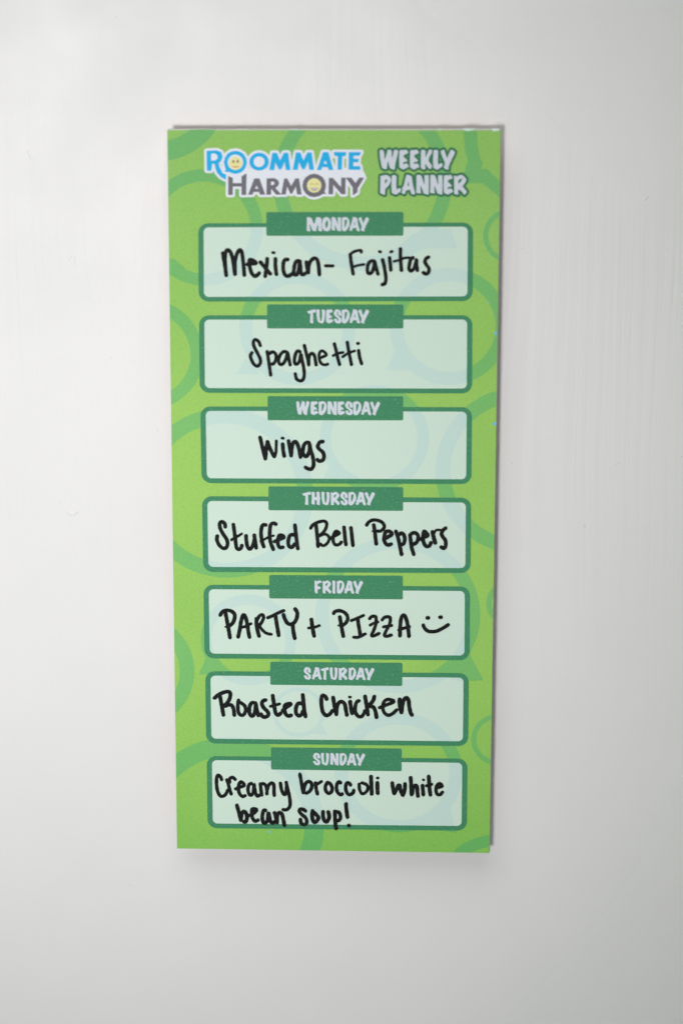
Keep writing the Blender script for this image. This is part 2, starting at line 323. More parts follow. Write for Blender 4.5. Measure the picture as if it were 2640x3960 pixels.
LOGO=[('R','b',[[(-34.36,98.25),(-32.89,98.35),(-31.48,98.39),(-30.45,97.93),(-30.02,96.61),(-30.57,95.45),(-31.13,94.94),(-30.96,93.93),(-30.37,92.84),(-29.81,92.27),(-29.12,91.9),(-29.2,90.48),(-30.6,91.2),(-31.63,92.36),(-32.09,93.77),(-32.2,94.71),(-32.92,94.87),(-33.19,92.88),(-34.36,92.87)],[(-33.15,97.54),(-32.11,97.6),(-31.49,97.07),(-31.4,96.29),(-31.97,95.72),(-33.17,95.59)]]),('O','b',[[(-29.68,92.78),(-29.17,93.09),(-29.48,93.94),(-29.72,95.2),(-29.46,96.4),(-28.79,97.44),(-27.75,98.13),(-26.56,98.36),(-25.37,98.15),(-24.34,97.46),(-23.69,96.43),(-23.45,95.24),(-23.71,94.04),(-24.37,93),(-25.41,92.3),(-26.61,92.04),(-27.61,92.22),(-28.39,92.6),(-29.02,92.53)],[(-24.48,95.23),(-24.54,94.76),(-24.7,94.31),(-24.95,93.91),(-25.29,93.58),(-25.69,93.32),(-26.13,93.17),(-26.6,93.11),(-27.07,93.16),(-27.51,93.31),(-27.91,93.56),(-28.24,93.89),(-28.49,94.29),(-28.64,94.74),(-28.69,95.21),(-28.63,95.67),(-28.47,96.12),(-28.22,96.52),(-27.88,96.86),(-27.48,97.11),(-27.04,97.27),(-26.57,97.32),(-26.1,97.27),(-25.66,97.12),(-25.26,96.87),(-24.93,96.54),(-24.68,96.14),(-24.53,95.7)]]),('O','b',[[(-17.52,95.43),(-17.59,94.89),(-17.79,94.38),(-18.11,93.92),(-18.52,93.53),(-19.03,93.24),(-19.58,93.05),(-20.17,92.99),(-20.76,93.05),(-21.31,93.22),(-21.81,93.51),(-22.23,93.89),(-22.54,94.35),(-22.73,94.86),(-22.79,95.4),(-22.72,95.94),(-22.52,96.45),(-22.21,96.91),(-21.79,97.29),(-21.28,97.59),(-20.73,97.77),(-20.14,97.83),(-19.56,97.77),(-19,97.6),(-18.5,97.31),(-18.09,96.93),(-17.78,96.48),(-17.59,95.97)],[(-18.65,95.42),(-18.69,95.1),(-18.81,94.79),(-18.99,94.52),(-19.23,94.29),(-19.51,94.12),(-19.83,94.01),(-20.16,93.97),(-20.5,94),(-20.82,94.11),(-21.1,94.28),(-21.34,94.5),(-21.51,94.78),(-21.63,95.08),(-21.66,95.4),(-21.62,95.72),(-21.51,96.03),(-21.33,96.31),(-21.09,96.54),(-20.8,96.71),(-20.48,96.82),(-20.15,96.86),(-19.81,96.82),(-19.5,96.72),(-19.21,96.55),(-18.98,96.32),(-18.8,96.05),(-18.69,95.74)]]),('M','b',[[(-17.41,93.13),(-16.54,97.85),(-15.35,97.86),(-14.48,95.7),(-13.47,97.87),(-12.28,97.88),(-11.67,93.17),(-12.93,93.16),(-13.23,95.45),(-14.18,93.31),(-14.81,93.31),(-15.74,95.28),(-16.06,93.14)]]),('M','b',[[(-11.05,93.23),(-10.19,97.98),(-9,97.99),(-8.13,95.8),(-7.12,98),(-5.93,98.01),(-5.31,93.27),(-6.56,93.26),(-6.87,95.55),(-7.82,93.41),(-8.44,93.41),(-9.38,95.38),(-9.7,93.24)]]),('A','b',[[(-4.5,93.21),(-2.83,98.12),(-1.43,98.13),(-0.02,93.27),(-1.27,93.26),(-1.58,94.05),(-3.09,94.04),(-3.31,93.22)],[(-2.62,94.95),(-2.21,95.9),(-1.8,94.96)]]),('T','b',[[(0.04,98.14),(3.42,98.16),(3.26,97.12),(2.33,97.05),(2.24,93.35),(1.08,93.34),(1.17,97.05),(0.29,97.1)]]),('E','b',[[(4.11,98.16),(7.48,98.18),(7.02,97.21),(5.45,97.2),(5.39,96.35),(6.8,96.36),(6.71,95.41),(5.36,95.41),(5.37,94.31),(7.18,94.38),(7.34,93.38),(4.05,93.36)]]),('H','g',[[(-28.56,91.43),(-27.31,90.96),(-27.32,89.54),(-24.96,89.56),(-24.95,91.36),(-23.59,92.25),(-23.73,86.31),(-24.99,86.3),(-24.97,88.61),(-27.33,88.6),(-27.41,86.29),(-28.6,86.28)]]),('A','g',[[(-23.19,86.38),(-21.5,90.84),(-20.09,90.85),(-18.54,86.41),(-19.96,86.4),(-20.17,87.16),(-21.68,87.15),(-22,86.39)],[(-21.3,88),(-20.88,88.95),(-20.42,88.01)]]),('R','g',[[(-18.14,90.86),(-16.01,90.97),(-15.01,90.41),(-14.76,89.53),(-15.08,88.83),(-15.77,88.26),(-14.14,86.5),(-15.56,86.43),(-16.9,88.03),(-16.97,86.42),(-18.23,86.41)],[(-16.95,90.02),(-16.26,90.02),(-15.95,89.58),(-16.27,89.08),(-16.96,89.01)]]),('M','g',[[(-14.21,86.5),(-13.4,90.89),(-12.56,90.9),(-11.47,88.85),(-10.36,90.91),(-9.36,90.91),(-8.65,86.53),(-9.9,86.53),(-10.21,88.7),(-11.25,86.71),(-11.69,86.7),(-12.63,88.69),(-12.95,86.51)]]),('O','g',[[(-8.45,89),(-8.2,90.23),(-7.51,91.27),(-6.47,91.97),(-5.25,92.23),(-4.03,91.99),(-2.99,91.3),(-2.3,90.26),(-2.05,89.04),(-2.21,88.03),(-2.46,87.33),(-1.96,86.64),(-2.84,86.76),(-3.78,86.18),(-5.25,85.8),(-6.48,86.04),(-7.51,86.73),(-8.2,87.77)],[(-3.28,89.03),(-3.33,88.59),(-3.47,88.17),(-3.71,87.79),(-4.02,87.47),(-4.4,87.23),(-4.81,87.08),(-5.25,87.03),(-5.69,87.08),(-6.11,87.22),(-6.49,87.45),(-6.8,87.77),(-7.04,88.14),(-7.18,88.56),(-7.23,89),(-7.18,89.45),(-7.03,89.87),(-6.8,90.25),(-6.48,90.56),(-6.11,90.8),(-5.69,90.95),(-5.25,91),(-4.81,90.96),(-4.39,90.81),(-4.02,90.58),(-3.7,90.27),(-3.47,89.89),(-3.33,89.47)]]),('N','g',[[(-1.36,86.64),(-1.27,91.12),(-0.17,91.13),(2.03,88.62),(2.08,91.2),(3.28,91.21),(3.22,86.67),(2.18,86.66),(-0.08,89.24),(-0.14,86.65)]]),('Y','g',[[(3.34,91.21),(4.84,91.22),(5.94,89.75),(6.94,91.23),(8.29,91.24),(6.57,88.33),(6.51,87.23),(5.23,86.37),(5.22,88.48)]])]
EXTRA={'white_fill':[(-29.17,93.09),(-23.52,93.66),(7.65,94.01),(8.91,91.5),(7.82,90.7),(6.88,88.97),(-1.27,88.92),(-5.35,87.63),(-8.48,88.87),(-23.56,88.78),(-24.81,89.09),(-28.58,88.9),(-29.19,90.95),(-30.42,93.78)],
'disc1':[(-24.42,95.23),(-24.48,94.75),(-24.64,94.29),(-24.9,93.88),(-25.25,93.53),(-25.66,93.27),(-26.12,93.1),(-26.6,93.05),(-27.08,93.1),(-27.54,93.26),(-27.95,93.51),(-28.29,93.86),(-28.54,94.27),(-28.7,94.72),(-28.75,95.2),(-28.69,95.69),(-28.53,96.15),(-28.26,96.56),(-27.92,96.9),(-27.51,97.17),(-27.05,97.33),(-26.57,97.39),(-26.09,97.34),(-25.63,97.18),(-25.22,96.92),(-24.88,96.58),(-24.63,96.17),(-24.47,95.71)],
'disc2':[(-18.59,95.42),(-18.63,95.09),(-18.75,94.77),(-18.94,94.48),(-19.18,94.24),(-19.48,94.06),(-19.82,93.94),(-20.17,93.9),(-20.51,93.94),(-20.84,94.05),(-21.14,94.23),(-21.39,94.47),(-21.57,94.75),(-21.68,95.07),(-21.72,95.4),(-21.68,95.74),(-21.56,96.06),(-21.38,96.35),(-21.13,96.59),(-20.83,96.77),(-20.5,96.88),(-20.15,96.92),(-19.8,96.89),(-19.47,96.77),(-19.17,96.6),(-18.93,96.36),(-18.74,96.07),(-18.63,95.76)],
'holes':[[(-33.27,97.66),(-31.27,97.67),(-31.29,95.54),(-33.29,95.52)],[(-2.77,94.82),(-2.21,96.08),(-1.65,94.83)],[(-21.43,87.84),(-20.88,89.11),(-20.29,87.85)],[(-17.08,90.14),(-15.82,90.15),(-15.83,88.89),(-17.09,88.88)]],
'face1':[(-24.8,94.95),(-24.85,94.55),(-24.98,94.17),(-25.19,93.83),(-25.47,93.54),(-25.81,93.32),(-26.18,93.19),(-26.57,93.14),(-26.96,93.18),(-27.33,93.31),(-27.66,93.53),(-27.94,93.81),(-28.15,94.15),(-28.27,94.53),(-28.31,94.92),(-28.26,95.32),(-28.13,95.7),(-27.92,96.04),(-27.64,96.33),(-27.3,96.55),(-26.93,96.68),(-26.54,96.73),(-26.15,96.68),(-25.78,96.55),(-25.45,96.34),(-25.17,96.06),(-24.97,95.72),(-24.84,95.34)],
'face2':[(-3.31,89.03),(-3.36,88.59),(-3.5,88.18),(-3.73,87.81),(-4.04,87.49),(-4.41,87.26),(-4.82,87.11),(-5.25,87.06),(-5.69,87.11),(-6.1,87.25),(-6.47,87.48),(-6.78,87.79),(-7.01,88.16),(-7.15,88.57),(-7.2,89),(-7.15,89.44),(-7,89.85),(-6.77,90.23),(-6.46,90.54),(-6.09,90.77),(-5.68,90.92),(-5.25,90.97),(-4.82,90.92),(-4.41,90.78),(-4.04,90.55),(-3.73,90.25),(-3.5,89.88),(-3.36,89.46)],
'eyes1':[[(-26.86,95.44),(-26.89,95.27),(-26.96,95.14),(-27.06,95.07),(-27.18,95.07),(-27.28,95.14),(-27.34,95.27),(-27.37,95.43),(-27.34,95.6),(-27.27,95.73),(-27.17,95.8),(-27.06,95.8),(-26.96,95.73),(-26.89,95.6)],[(-25.7,95.47),(-25.73,95.31),(-25.8,95.18),(-25.9,95.11),(-26.01,95.1),(-26.11,95.18),(-26.18,95.31),(-26.21,95.47),(-26.18,95.64),(-26.11,95.77),(-26.01,95.84),(-25.9,95.84),(-25.8,95.77),(-25.73,95.64)]],
'mouth1':[(-27.5,94.24),(-27.03,94.11),(-26.53,94.09),(-26.03,94.12),(-25.59,94.28),(-25.84,93.93),(-26.5,93.77),(-27.22,93.89)],
'eyes2':[[(-6.29,89.17),(-6.13,89.48),(-5.88,89.58),(-5.63,89.46),(-5.47,89.17)],[(-4.94,89.18),(-4.78,89.49),(-4.53,89.59),(-4.28,89.46),(-4.12,89.18)]],
'mouth2':[(-6.23,88.41),(-5.25,88.35),(-4.19,88.42),(-4.34,87.89),(-4.78,87.63),(-5.25,87.57),(-5.72,87.63),(-6.1,87.88)],
'teeth2':[[(-6.04,88.32),(-5.75,88.32),(-5.75,88.07),(-6.04,88.07)],[(-5.66,88.32),(-5.38,88.32),(-5.38,88.07),(-5.66,88.07)],[(-5.28,88.32),(-5,88.32),(-5,88.07),(-5.28,88.07)],[(-4.91,88.32),(-4.62,88.33),(-4.63,88.07),(-4.91,88.07)],[(-4.59,88.33),(-4.31,88.33),(-4.31,88.08),(-4.59,88.07)],[(-5.97,87.97),(-5.69,87.97),(-5.69,87.72),(-5.97,87.72)],[(-5.6,87.97),(-5.32,87.98),(-5.32,87.72),(-5.6,87.72)],[(-5.22,87.98),(-4.94,87.98),(-4.94,87.73),(-5.22,87.72)],[(-4.84,87.98),(-4.56,87.98),(-4.56,87.73),(-4.85,87.73)]]}
HAND={'mexican':[(1,[(-30.22,70.21),(-29.96,68.46),(-29.65,66.48),(-29.34,64.07)]),(1.01,[(-29.38,64.29),(-29.64,67.58),(-29.51,70.21),(-28.85,71.14),(-28.1,70.44),(-27.53,68.47),(-26.95,64.42)]),(1,[(-26.91,64.53),(-26.92,67.82),(-26.47,69.8),(-25.71,71.12),(-25.12,70.79),(-24.85,69.37),(-24.55,66.52),(-24.39,64.21)]),(1,[(-23.57,67.19),(-22.81,67.28),(-21.72,67.42),(-21.07,67.42),(-21.72,68.12),(-22.84,68.51),(-23.02,67.63),(-22.86,66.31),(-22.39,64.78),(-21.53,63.9),(-20.66,64.35),(-20.31,64.79)]),(0.65,[(-22.37,67.81),(-21.94,67.86)]),(1,[(-19.98,67.82),(-18.91,66.56),(-17.29,64.59)]),(1,[(-18.09,68.76),(-18.26,66.78),(-18.66,63.93)]),(1,[(-15.86,68.77),(-15.87,66.8),(-15.62,64.5)]),(0.74,[(-16.61,70.48),(-16.18,70.44)]),(1,[(-12.5,68.58),(-13.26,68.53),(-13.7,67.47),(-13.71,65.72),(-13.28,64.4),(-12.52,63.97),(-11.54,64.42),(-11.06,64.86)]),(1,[(-9.15,68.12),(-10.01,68.2),(-10.56,67.28),(-10.89,65.08),(-10.67,64.42),(-10.02,64.43),(-9.59,65.31),(-9.37,66.63),(-9.19,68.05),(-9.04,66.63),(-8.83,64.87),(-8.29,64.44),(-7.42,64.99)]),(1,[(-7.41,67.91),(-7.2,66.42),(-6.88,65)]),(1,[(-6.88,65.11),(-6.66,67.3),(-5.9,68.62),(-5.03,69.02),(-4.38,68.42),(-4.06,66.88),(-3.84,64.47)]),(0.83,[(-2.17,66.94),(-0.16,66.91)])],
'fajitas':[(0.76,[(7.58,70.72),(7.58,71.2),(6.71,71.23),(5.45,70.82),(4.65,70.21)]),(0.94,[(4.56,70.12),(4.83,67.93),(5.11,66.29),(5.38,64.74)]),(0.69,[(5.37,66.66),(6.73,67.12),(8.35,67.37)]),(0.94,[(11.14,68.25),(10.33,68.37),(9.52,67.6),(9.26,66.14),(9.44,65.04),(10.16,64.95),(10.79,65.78),(11.06,66.88),(11.23,68.16),(11.6,66.7),(12.15,64.78)]),(0.94,[(13.39,68.72),(13.76,67.26),(14.13,65.26),(14.32,63.43),(14.06,62.14),(13.39,61.84)]),(0.76,[(12.52,70.99),(12.84,70.87)]),(0.94,[(15.28,69.28),(15.47,67.64),(15.66,65.91)]),(0.76,[(15.58,70.89),(15.99,71.04)]),(0.94,[(18.24,71.76),(18.25,70.03),(18.35,68.03),(18.55,65.83)]),(0.65,[(16.49,68.29),(17.9,68.66),(19.51,69.27),(21.49,69.32)]),(0.94,[(21.67,69.33),(21.05,68.77),(20.7,67.31),(20.62,66.22),(21.16,65.67),(21.88,66.22),(22.32,67.32),(22.63,68.88),(22.68,67.33),(22.87,65.87)]),(0.94,[(25.9,69.5),(25.28,69.17),(24.92,68.25),(25.38,67.34),(26.02,66.44),(25.94,65.34),(25.31,64.88),(24.55,65.24)])],
'spaghetti':[(0.9,[(-20.15,44.54),(-20.55,45.58),(-21.45,46.2),(-22.03,45.57),(-21.81,44.18),(-21.02,42.56),(-20.23,40.94),(-20.13,39.66),(-20.93,38.73),(-21.95,39.3),(-22.74,40.92),(-22.8,41.85),(-22.43,42.5)]),(0.9,[(-18.24,42.82),(-17.96,40.96),(-17.63,38.64),(-17.3,36.19)]),(0.9,[(-17.61,42.31),(-16.7,42.78),(-15.9,42.14),(-15.79,40.74),(-16.48,39.46),(-17.05,39.34)]),(0.9,[(-12.83,42.74),(-13.74,42.85),(-14.65,41.91),(-15.11,40.52),(-14.89,39.47),(-14.2,39.25),(-13.4,40.07),(-12.83,41.7),(-12.6,42.51),(-12.26,40.77),(-11.93,39.15)]),(0.9,[(-9.19,42.84),(-9.87,43.11),(-10.44,42.18),(-10.74,40.55),(-10.56,39.51),(-9.99,39.4),(-9.31,40.33),(-8.96,42.19),(-8.62,40.57),(-8.17,38.25),(-8.06,36.15),(-8.52,34.87),(-9.43,34.69),(-10.23,35.32),(-10.52,36.64)]),(0.89,[(-8,44.64),(-7.59,42.9),(-7.14,41.05),(-6.8,39.19)]),(0.9,[(-6.8,39.42),(-6.69,41.51),(-6,42.45),(-5.32,41.99),(-4.98,40.6),(-4.75,39.2)]),(0.78,[(-3.84,41.07),(-2.82,41.54),(-1.91,42.02),(-2.59,42.94),(-3.39,43.16),(-3.91,42.23),(-3.84,40.61),(-3.27,39.57),(-2.36,39.22),(-1.57,39.46)]),(0.89,[(0.25,45.16),(0.71,43.43),(1.16,41.34),(1.69,39.37)]),(0.74,[(-0.09,41.84),(1.27,42.5),(2.64,42.79)]),(0.89,[(3.81,45.65),(4.11,43.69),(4.57,41.37),(4.96,39.4)]),(0.74,[(2.53,41.54),(4,42.53),(5.82,43.24)]),(0.9,[(6.95,43.36),(7.19,41.62),(7.76,39.65)]),(0.83,[(6.65,45.33),(6.88,45.33)])],
'wings':[(1.03,[(-20.33,18.45),(-19.93,16.69),(-19.46,14.56),(-18.92,12.37)]),(1.04,[(-18.92,12.44),(-18.7,14.57),(-18.48,16.27),(-18.27,17.2)]),(1.03,[(-18.27,17.27),(-17.8,15.86),(-17.11,14.3),(-16.43,13.03)]),(0.81,[(-16.29,13.03),(-15.94,14.45),(-15.87,16.16),(-15.82,17.5)]),(1.03,[(-14.07,16.6),(-13.94,14.9),(-13.65,13.2)]),(0.78,[(-14.21,18.35),(-13.89,18.32)]),(1.03,[(-12.42,17.53),(-12.08,15.62),(-11.72,13.36)]),(1.03,[(-11.67,13.78),(-11.53,15.49),(-11.18,16.91),(-10.63,17.36),(-10.08,16.92),(-9.6,15.5),(-9.33,14.09),(-9.13,12.96)]),(1.03,[(-6.78,17.09),(-7.47,17.11),(-8.16,16.37),(-8.43,14.95),(-8.37,13.81),(-7.61,13.11),(-7.06,13.68),(-6.64,14.96),(-6.57,16.8),(-6.37,15.25),(-5.82,13.55),(-5.52,11.85),(-5.55,10.43),(-6.1,9.57),(-6.93,9.57),(-7.73,9.99)]),(1.03,[(-2.93,17.43),(-3.75,17.28),(-4.33,16.12),(-3.89,15.27),(-2.93,14.43),(-2.58,13.16),(-2.93,12.16),(-3.89,11.84),(-4.42,12.26)])],
'stuffed':[(1.02,[(-30.23,-7.38),(-30.36,-6.46),(-31.19,-5.91),(-31.76,-6.39),(-31.69,-7.73),(-30.9,-9.4),(-29.94,-10.91),(-29.63,-12.25),(-30.04,-13.43),(-30.94,-13.64),(-32.06,-12.61),(-32.62,-11.1),(-32.49,-10.09)]),(1.02,[(-27.96,-6.72),(-27.73,-8.36),(-27.5,-10.54),(-27.28,-12.56),(-27.04,-13.57),(-26.48,-13.9),(-25.91,-13.56),(-25.61,-12.8)]),(0.76,[(-28.51,-11.14),(-27.18,-10.37),(-25.68,-9.38)]),(1.02,[(-24.42,-9.93),(-24.35,-11.35),(-24.12,-12.87),(-23.63,-13.7),(-22.98,-13.53),(-22.33,-12.18),(-22.08,-10.83)]),(1.02,[(-22.12,-9.74),(-21.92,-11.33),(-21.61,-13.43)]),(1.02,[(-18.89,-6.73),(-19.7,-6.74),(-20.11,-7.79),(-20.21,-9.63),(-19.89,-11.81),(-19.49,-13.07)]),(1.02,[(-16.06,-6.49),(-16.79,-6.19),(-17.52,-6.75),(-17.77,-8.43),(-17.78,-10.45),(-17.46,-12.13),(-16.82,-13.8)]),(0.66,[(-20.35,-11.53),(-19.08,-10.8),(-17.78,-10.08),(-16.72,-9.83)]),(1.02,[(-16.46,-11.53),(-15.19,-10.93),(-13.81,-10.33),(-14.37,-9.71),(-15.18,-9.78),(-15.43,-10.76),(-15.52,-12.11),(-15.12,-13.11),(-14.55,-13.28),(-14.14,-13.14)]),(1.02,[(-14.94,-10.42),(-14.3,-10.28)]),(1.02,[(-10.81,-9.51),(-11.95,-9.58),(-12.52,-10.73),(-12.6,-12.25),(-12.12,-13.08),(-11.47,-13.08),(-10.82,-12.23)]),(1.02,[(-10.72,-6.69),(-10.49,-9.03),(-10.25,-11.21),(-9.93,-13.48)])],
'bell':[(0.89,[(-6.32,-7.54),(-5.92,-6.82),(-4.96,-6.09),(-3.79,-5.64),(-2.62,-5.44),(-1.93,-5.9),(-1.88,-6.78),(-2.3,-7.99),(-3.05,-8.99),(-3.9,-9.66)]),(0.99,[(-4.83,-6.59),(-4.59,-8.9),(-4.38,-11.1),(-4.27,-12.76)]),(0.82,[(-3.9,-9.77),(-2.62,-9.23),(-1.77,-9.42),(-1.13,-10.19),(-1.24,-11.07),(-1.77,-11.96),(-2.52,-12.52),(-3.15,-12.53),(-3.53,-12.09)]),(0.89,[(-0.92,-10.52),(-0.07,-10.01),(0.99,-9.4),(1.68,-8.95),(1.2,-8.42),(0.62,-8.46),(0.14,-9.29),(-0.07,-10.4),(0.04,-11.5),(0.46,-12.22),(1.21,-12.32),(1.85,-12.04),(2.25,-11.48)]),(1,[(0.67,-8.96),(1.21,-8.9)]),(1,[(3.01,-7.17),(3.17,-9.04),(3.33,-10.7),(3.55,-12.18)]),(1,[(4.94,-7.32),(5.14,-9.02),(5.3,-10.68),(5.49,-12.39)])],
'peppers':[(0.92,[(9.33,-6.46),(9.86,-5.65),(10.82,-5.05),(12.11,-5.03),(13.41,-5.48),(14.22,-6.44),(14.06,-7.45),(13.26,-8.13),(12.29,-8.22)]),(0.4,[(12.45,-8.2),(10.84,-8.25)]),(1.02,[(11.31,-6.44),(11.56,-8.15),(11.81,-10.16),(12.03,-11.92)]),(1.02,[(14.21,-10.47),(15.37,-9.79),(16.46,-9.07),(15.84,-8.3),(15.12,-8.19),(14.55,-8.62),(14.2,-9.96),(14.32,-11.14),(14.89,-12.06),(15.7,-12.17),(16.19,-11.88)]),(1.02,[(17.49,-8.22),(18.12,-10.09),(18.62,-12.44),(19.12,-14.87)]),(1.02,[(18.51,-9.08),(19.08,-8.71),(19.76,-9.24),(19.98,-10.58),(19.66,-11.76),(19.02,-12.02)]),(1.02,[(21.47,-9.19),(21.65,-10.9),(21.98,-13.08),(22.52,-14.84)]),(1.02,[(21.9,-8.8),(22.79,-8.57),(23.6,-9.2),(23.69,-10.54),(23.14,-11.55),(22.41,-11.86)]),(1.02,[(24.5,-10.4),(25.38,-9.85),(26.43,-9.31),(25.94,-8.54),(25.4,-8.09),(25.14,-9.02),(25.07,-10.36),(25.4,-11.7),(26.05,-12.45),(26.86,-12.36),(27.31,-11.43)]),(1.09,[(27.71,-8.32),(28.05,-9.83),(28.5,-11.42)]),(0.66,[(28.28,-8.48),(28.68,-7.78),(29.56,-7.67),(30.13,-7.76)]),(1.02,[(31.33,-7.15),(30.61,-7.79),(30.22,-8.8),(30.71,-9.8),(31.37,-10.8),(31.42,-12.31),(30.91,-13.02),(30.23,-12.66)])],
'party':[(1.05,[(-31.88,-33.26),(-31.22,-32.25),(-29.98,-31.85),(-28.75,-32.05),(-27.84,-32.96),(-27.85,-34.25),(-28.37,-35.54),(-29.2,-36.3),(-29.61,-36.52)]),(0.55,[(-29.4,-36.46),(-30.43,-36.75)]),(1.05,[(-30.4,-32.56),(-29.91,-35.35),(-29.52,-37.7),(-29.19,-39.89)]),(1.05,[(-26.86,-39.65),(-26.43,-37.67),(-26,-35.09),(-25.37,-33.11),(-24.76,-33.79),(-24.26,-35.93),(-23.97,-38.07),(-23.67,-39.68)]),(0.8,[(-26.33,-37.02),(-24.68,-36.47),(-23.2,-35.7)]),(1.05,[(-21.69,-34.23),(-21.6,-36.33),(-21.3,-38.04),(-20.96,-39.33)]),(0.92,[(-21.59,-34.83),(-20.76,-33.32),(-19.94,-33.03),(-19.63,-33.84),(-20.05,-35.02),(-20.77,-36.1)]),(0.84,[(-20.88,-36.32),(-19.96,-37.6),(-18.94,-38.45),(-17.54,-38.8)]),(0.92,[(-18.46,-33.89),(-17.07,-33.28),(-15.42,-32.4),(-13.94,-31.74)]),(1.05,[(-16.29,-33.27),(-15.95,-35.62),(-15.65,-37.55),(-15.41,-39.05)]),(1.05,[(-13.99,-32.99),(-13.68,-34.1),(-12.97,-35.38),(-11.95,-35.79),(-10.92,-35.14),(-10.2,-33.63),(-10.19,-32.13),(-10.74,-31.24)]),(1.05,[(-11.43,-36),(-11.23,-37.93),(-10.87,-39.86)]),(1.05,[(-6.16,-34.27),(-5.89,-36.37),(-5.38,-39.12)]),(0.8,[(-6.96,-36.81),(-5.38,-36.58),(-3.94,-36.05)])],
'pizza':[(0.98,[(0.12,-32.39),(0.5,-31.86),(1.64,-31.58),(3.01,-32),(3.93,-33.01),(4.04,-34.2),(3.47,-35.28),(2.56,-35.89)]),(0.51,[(2.68,-35.87),(1.42,-35.97)]),(1.03,[(1.87,-33.44),(2.22,-35.66),(2.56,-37.56),(2.84,-39.11)]),(0.84,[(5.12,-34.45),(6.66,-33.82),(8.55,-32.89)]),(1.03,[(6.89,-34.05),(7.24,-36.32),(7.64,-38.58)]),(0.84,[(5.81,-39.35),(6.68,-39.43),(7.82,-39.06),(9.01,-38.35)]),(0.89,[(10.25,-33.85),(10.88,-33.18),(11.91,-33.21),(12.09,-34.12),(11.92,-35.79),(11.36,-37.47),(10.79,-38.79),(11.48,-38.9),(12.89,-38.19)]),(0.79,[(10.37,-35.78),(11.35,-35.2),(12.6,-34.8)]),(0.89,[(13.78,-34.17),(14.42,-33.42),(15.55,-33.22),(16.08,-33.6),(15.91,-35.27),(15.01,-37.19),(14.44,-38.75),(15.13,-38.98),(16.38,-38.61)]),(0.79,[(14.13,-36.22),(15.34,-35.99),(16.48,-35.76)]),(1.03,[(18.83,-38.77),(18.88,-36.19),(19.09,-33.8),(19.65,-32.77),(20.22,-33),(20.81,-34.74),(21.17,-37.12),(21.36,-38.91)]),(0.84,[(18.5,-37.13),(19.91,-36.54),(21.5,-36.11)]),(1.07,[(26.52,-33.41),(26.74,-33.43)]),(1.03,[(30.07,-33.18),(30.34,-33.2)]),(0.98,[(25.37,-35.57),(25.84,-36.59),(26.76,-37.35),(27.9,-37.48),(29.26,-37.27),(30.85,-36.42),(32.39,-35.4)])],
'roasted':[(1.07,[(-33.71,-57.98),(-32.88,-57.2),(-31.52,-56.42),(-29.98,-55.99),(-29.25,-56.45),(-29.32,-57.77),(-30,-59.2),(-31.17,-60.43)]),(1.07,[(-32.2,-57.3),(-31.84,-59.42),(-31.47,-61.65),(-31.23,-63.03)]),(1.07,[(-30.69,-60.32),(-29.62,-59.94),(-28.76,-60.24),(-28.29,-61.41),(-28.14,-63.04)]),(0.99,[(-26.91,-58.55),(-27.12,-60.18),(-26.94,-62.21),(-26.18,-63.07),(-25.4,-62.8),(-24.91,-61.58),(-25.19,-60.16),(-26.44,-59.2)]),(1.07,[(-22.1,-59.35),(-23.06,-59.26),(-23.74,-60.34),(-23.85,-62.17),(-23.28,-63.24),(-22.51,-62.77),(-22.11,-61.14),(-22,-59.61),(-21.73,-61.33),(-21.31,-63.06)]),(1.07,[(-19.24,-58.4),(-19.98,-58.72),(-20.27,-59.69),(-19.6,-60.9),(-18.64,-61.91),(-18.46,-62.92),(-19.42,-63.54),(-20.29,-63.15),(-20.5,-62.64)]),(1.07,[(-17.18,-57.06),(-16.9,-59.04),(-16.62,-61.07),(-16.24,-62.49),(-15.56,-62.89),(-14.92,-62.31)]),(0.83,[(-17.81,-60.27),(-16.71,-59.96),(-15.26,-59.51)]),(1.07,[(-14.36,-61.51),(-13.43,-60.63),(-11.98,-59.49),(-12.85,-59.44),(-13.72,-60.02),(-13.82,-61.44),(-13.44,-62.66),(-12.67,-63.12),(-11.99,-62.89)]),(1.07,[(-13.24,-60.12),(-12.56,-59.85)]),(1.07,[(-8.9,-59.32),(-9.96,-59.31),(-10.54,-60.59),(-10.55,-62.22),(-9.78,-63.02),(-9.01,-62.61),(-8.52,-61.58)]),(1.07,[(-8.65,-56.76),(-8.42,-58.95),(-8.23,-61.18),(-7.89,-63.2)])],
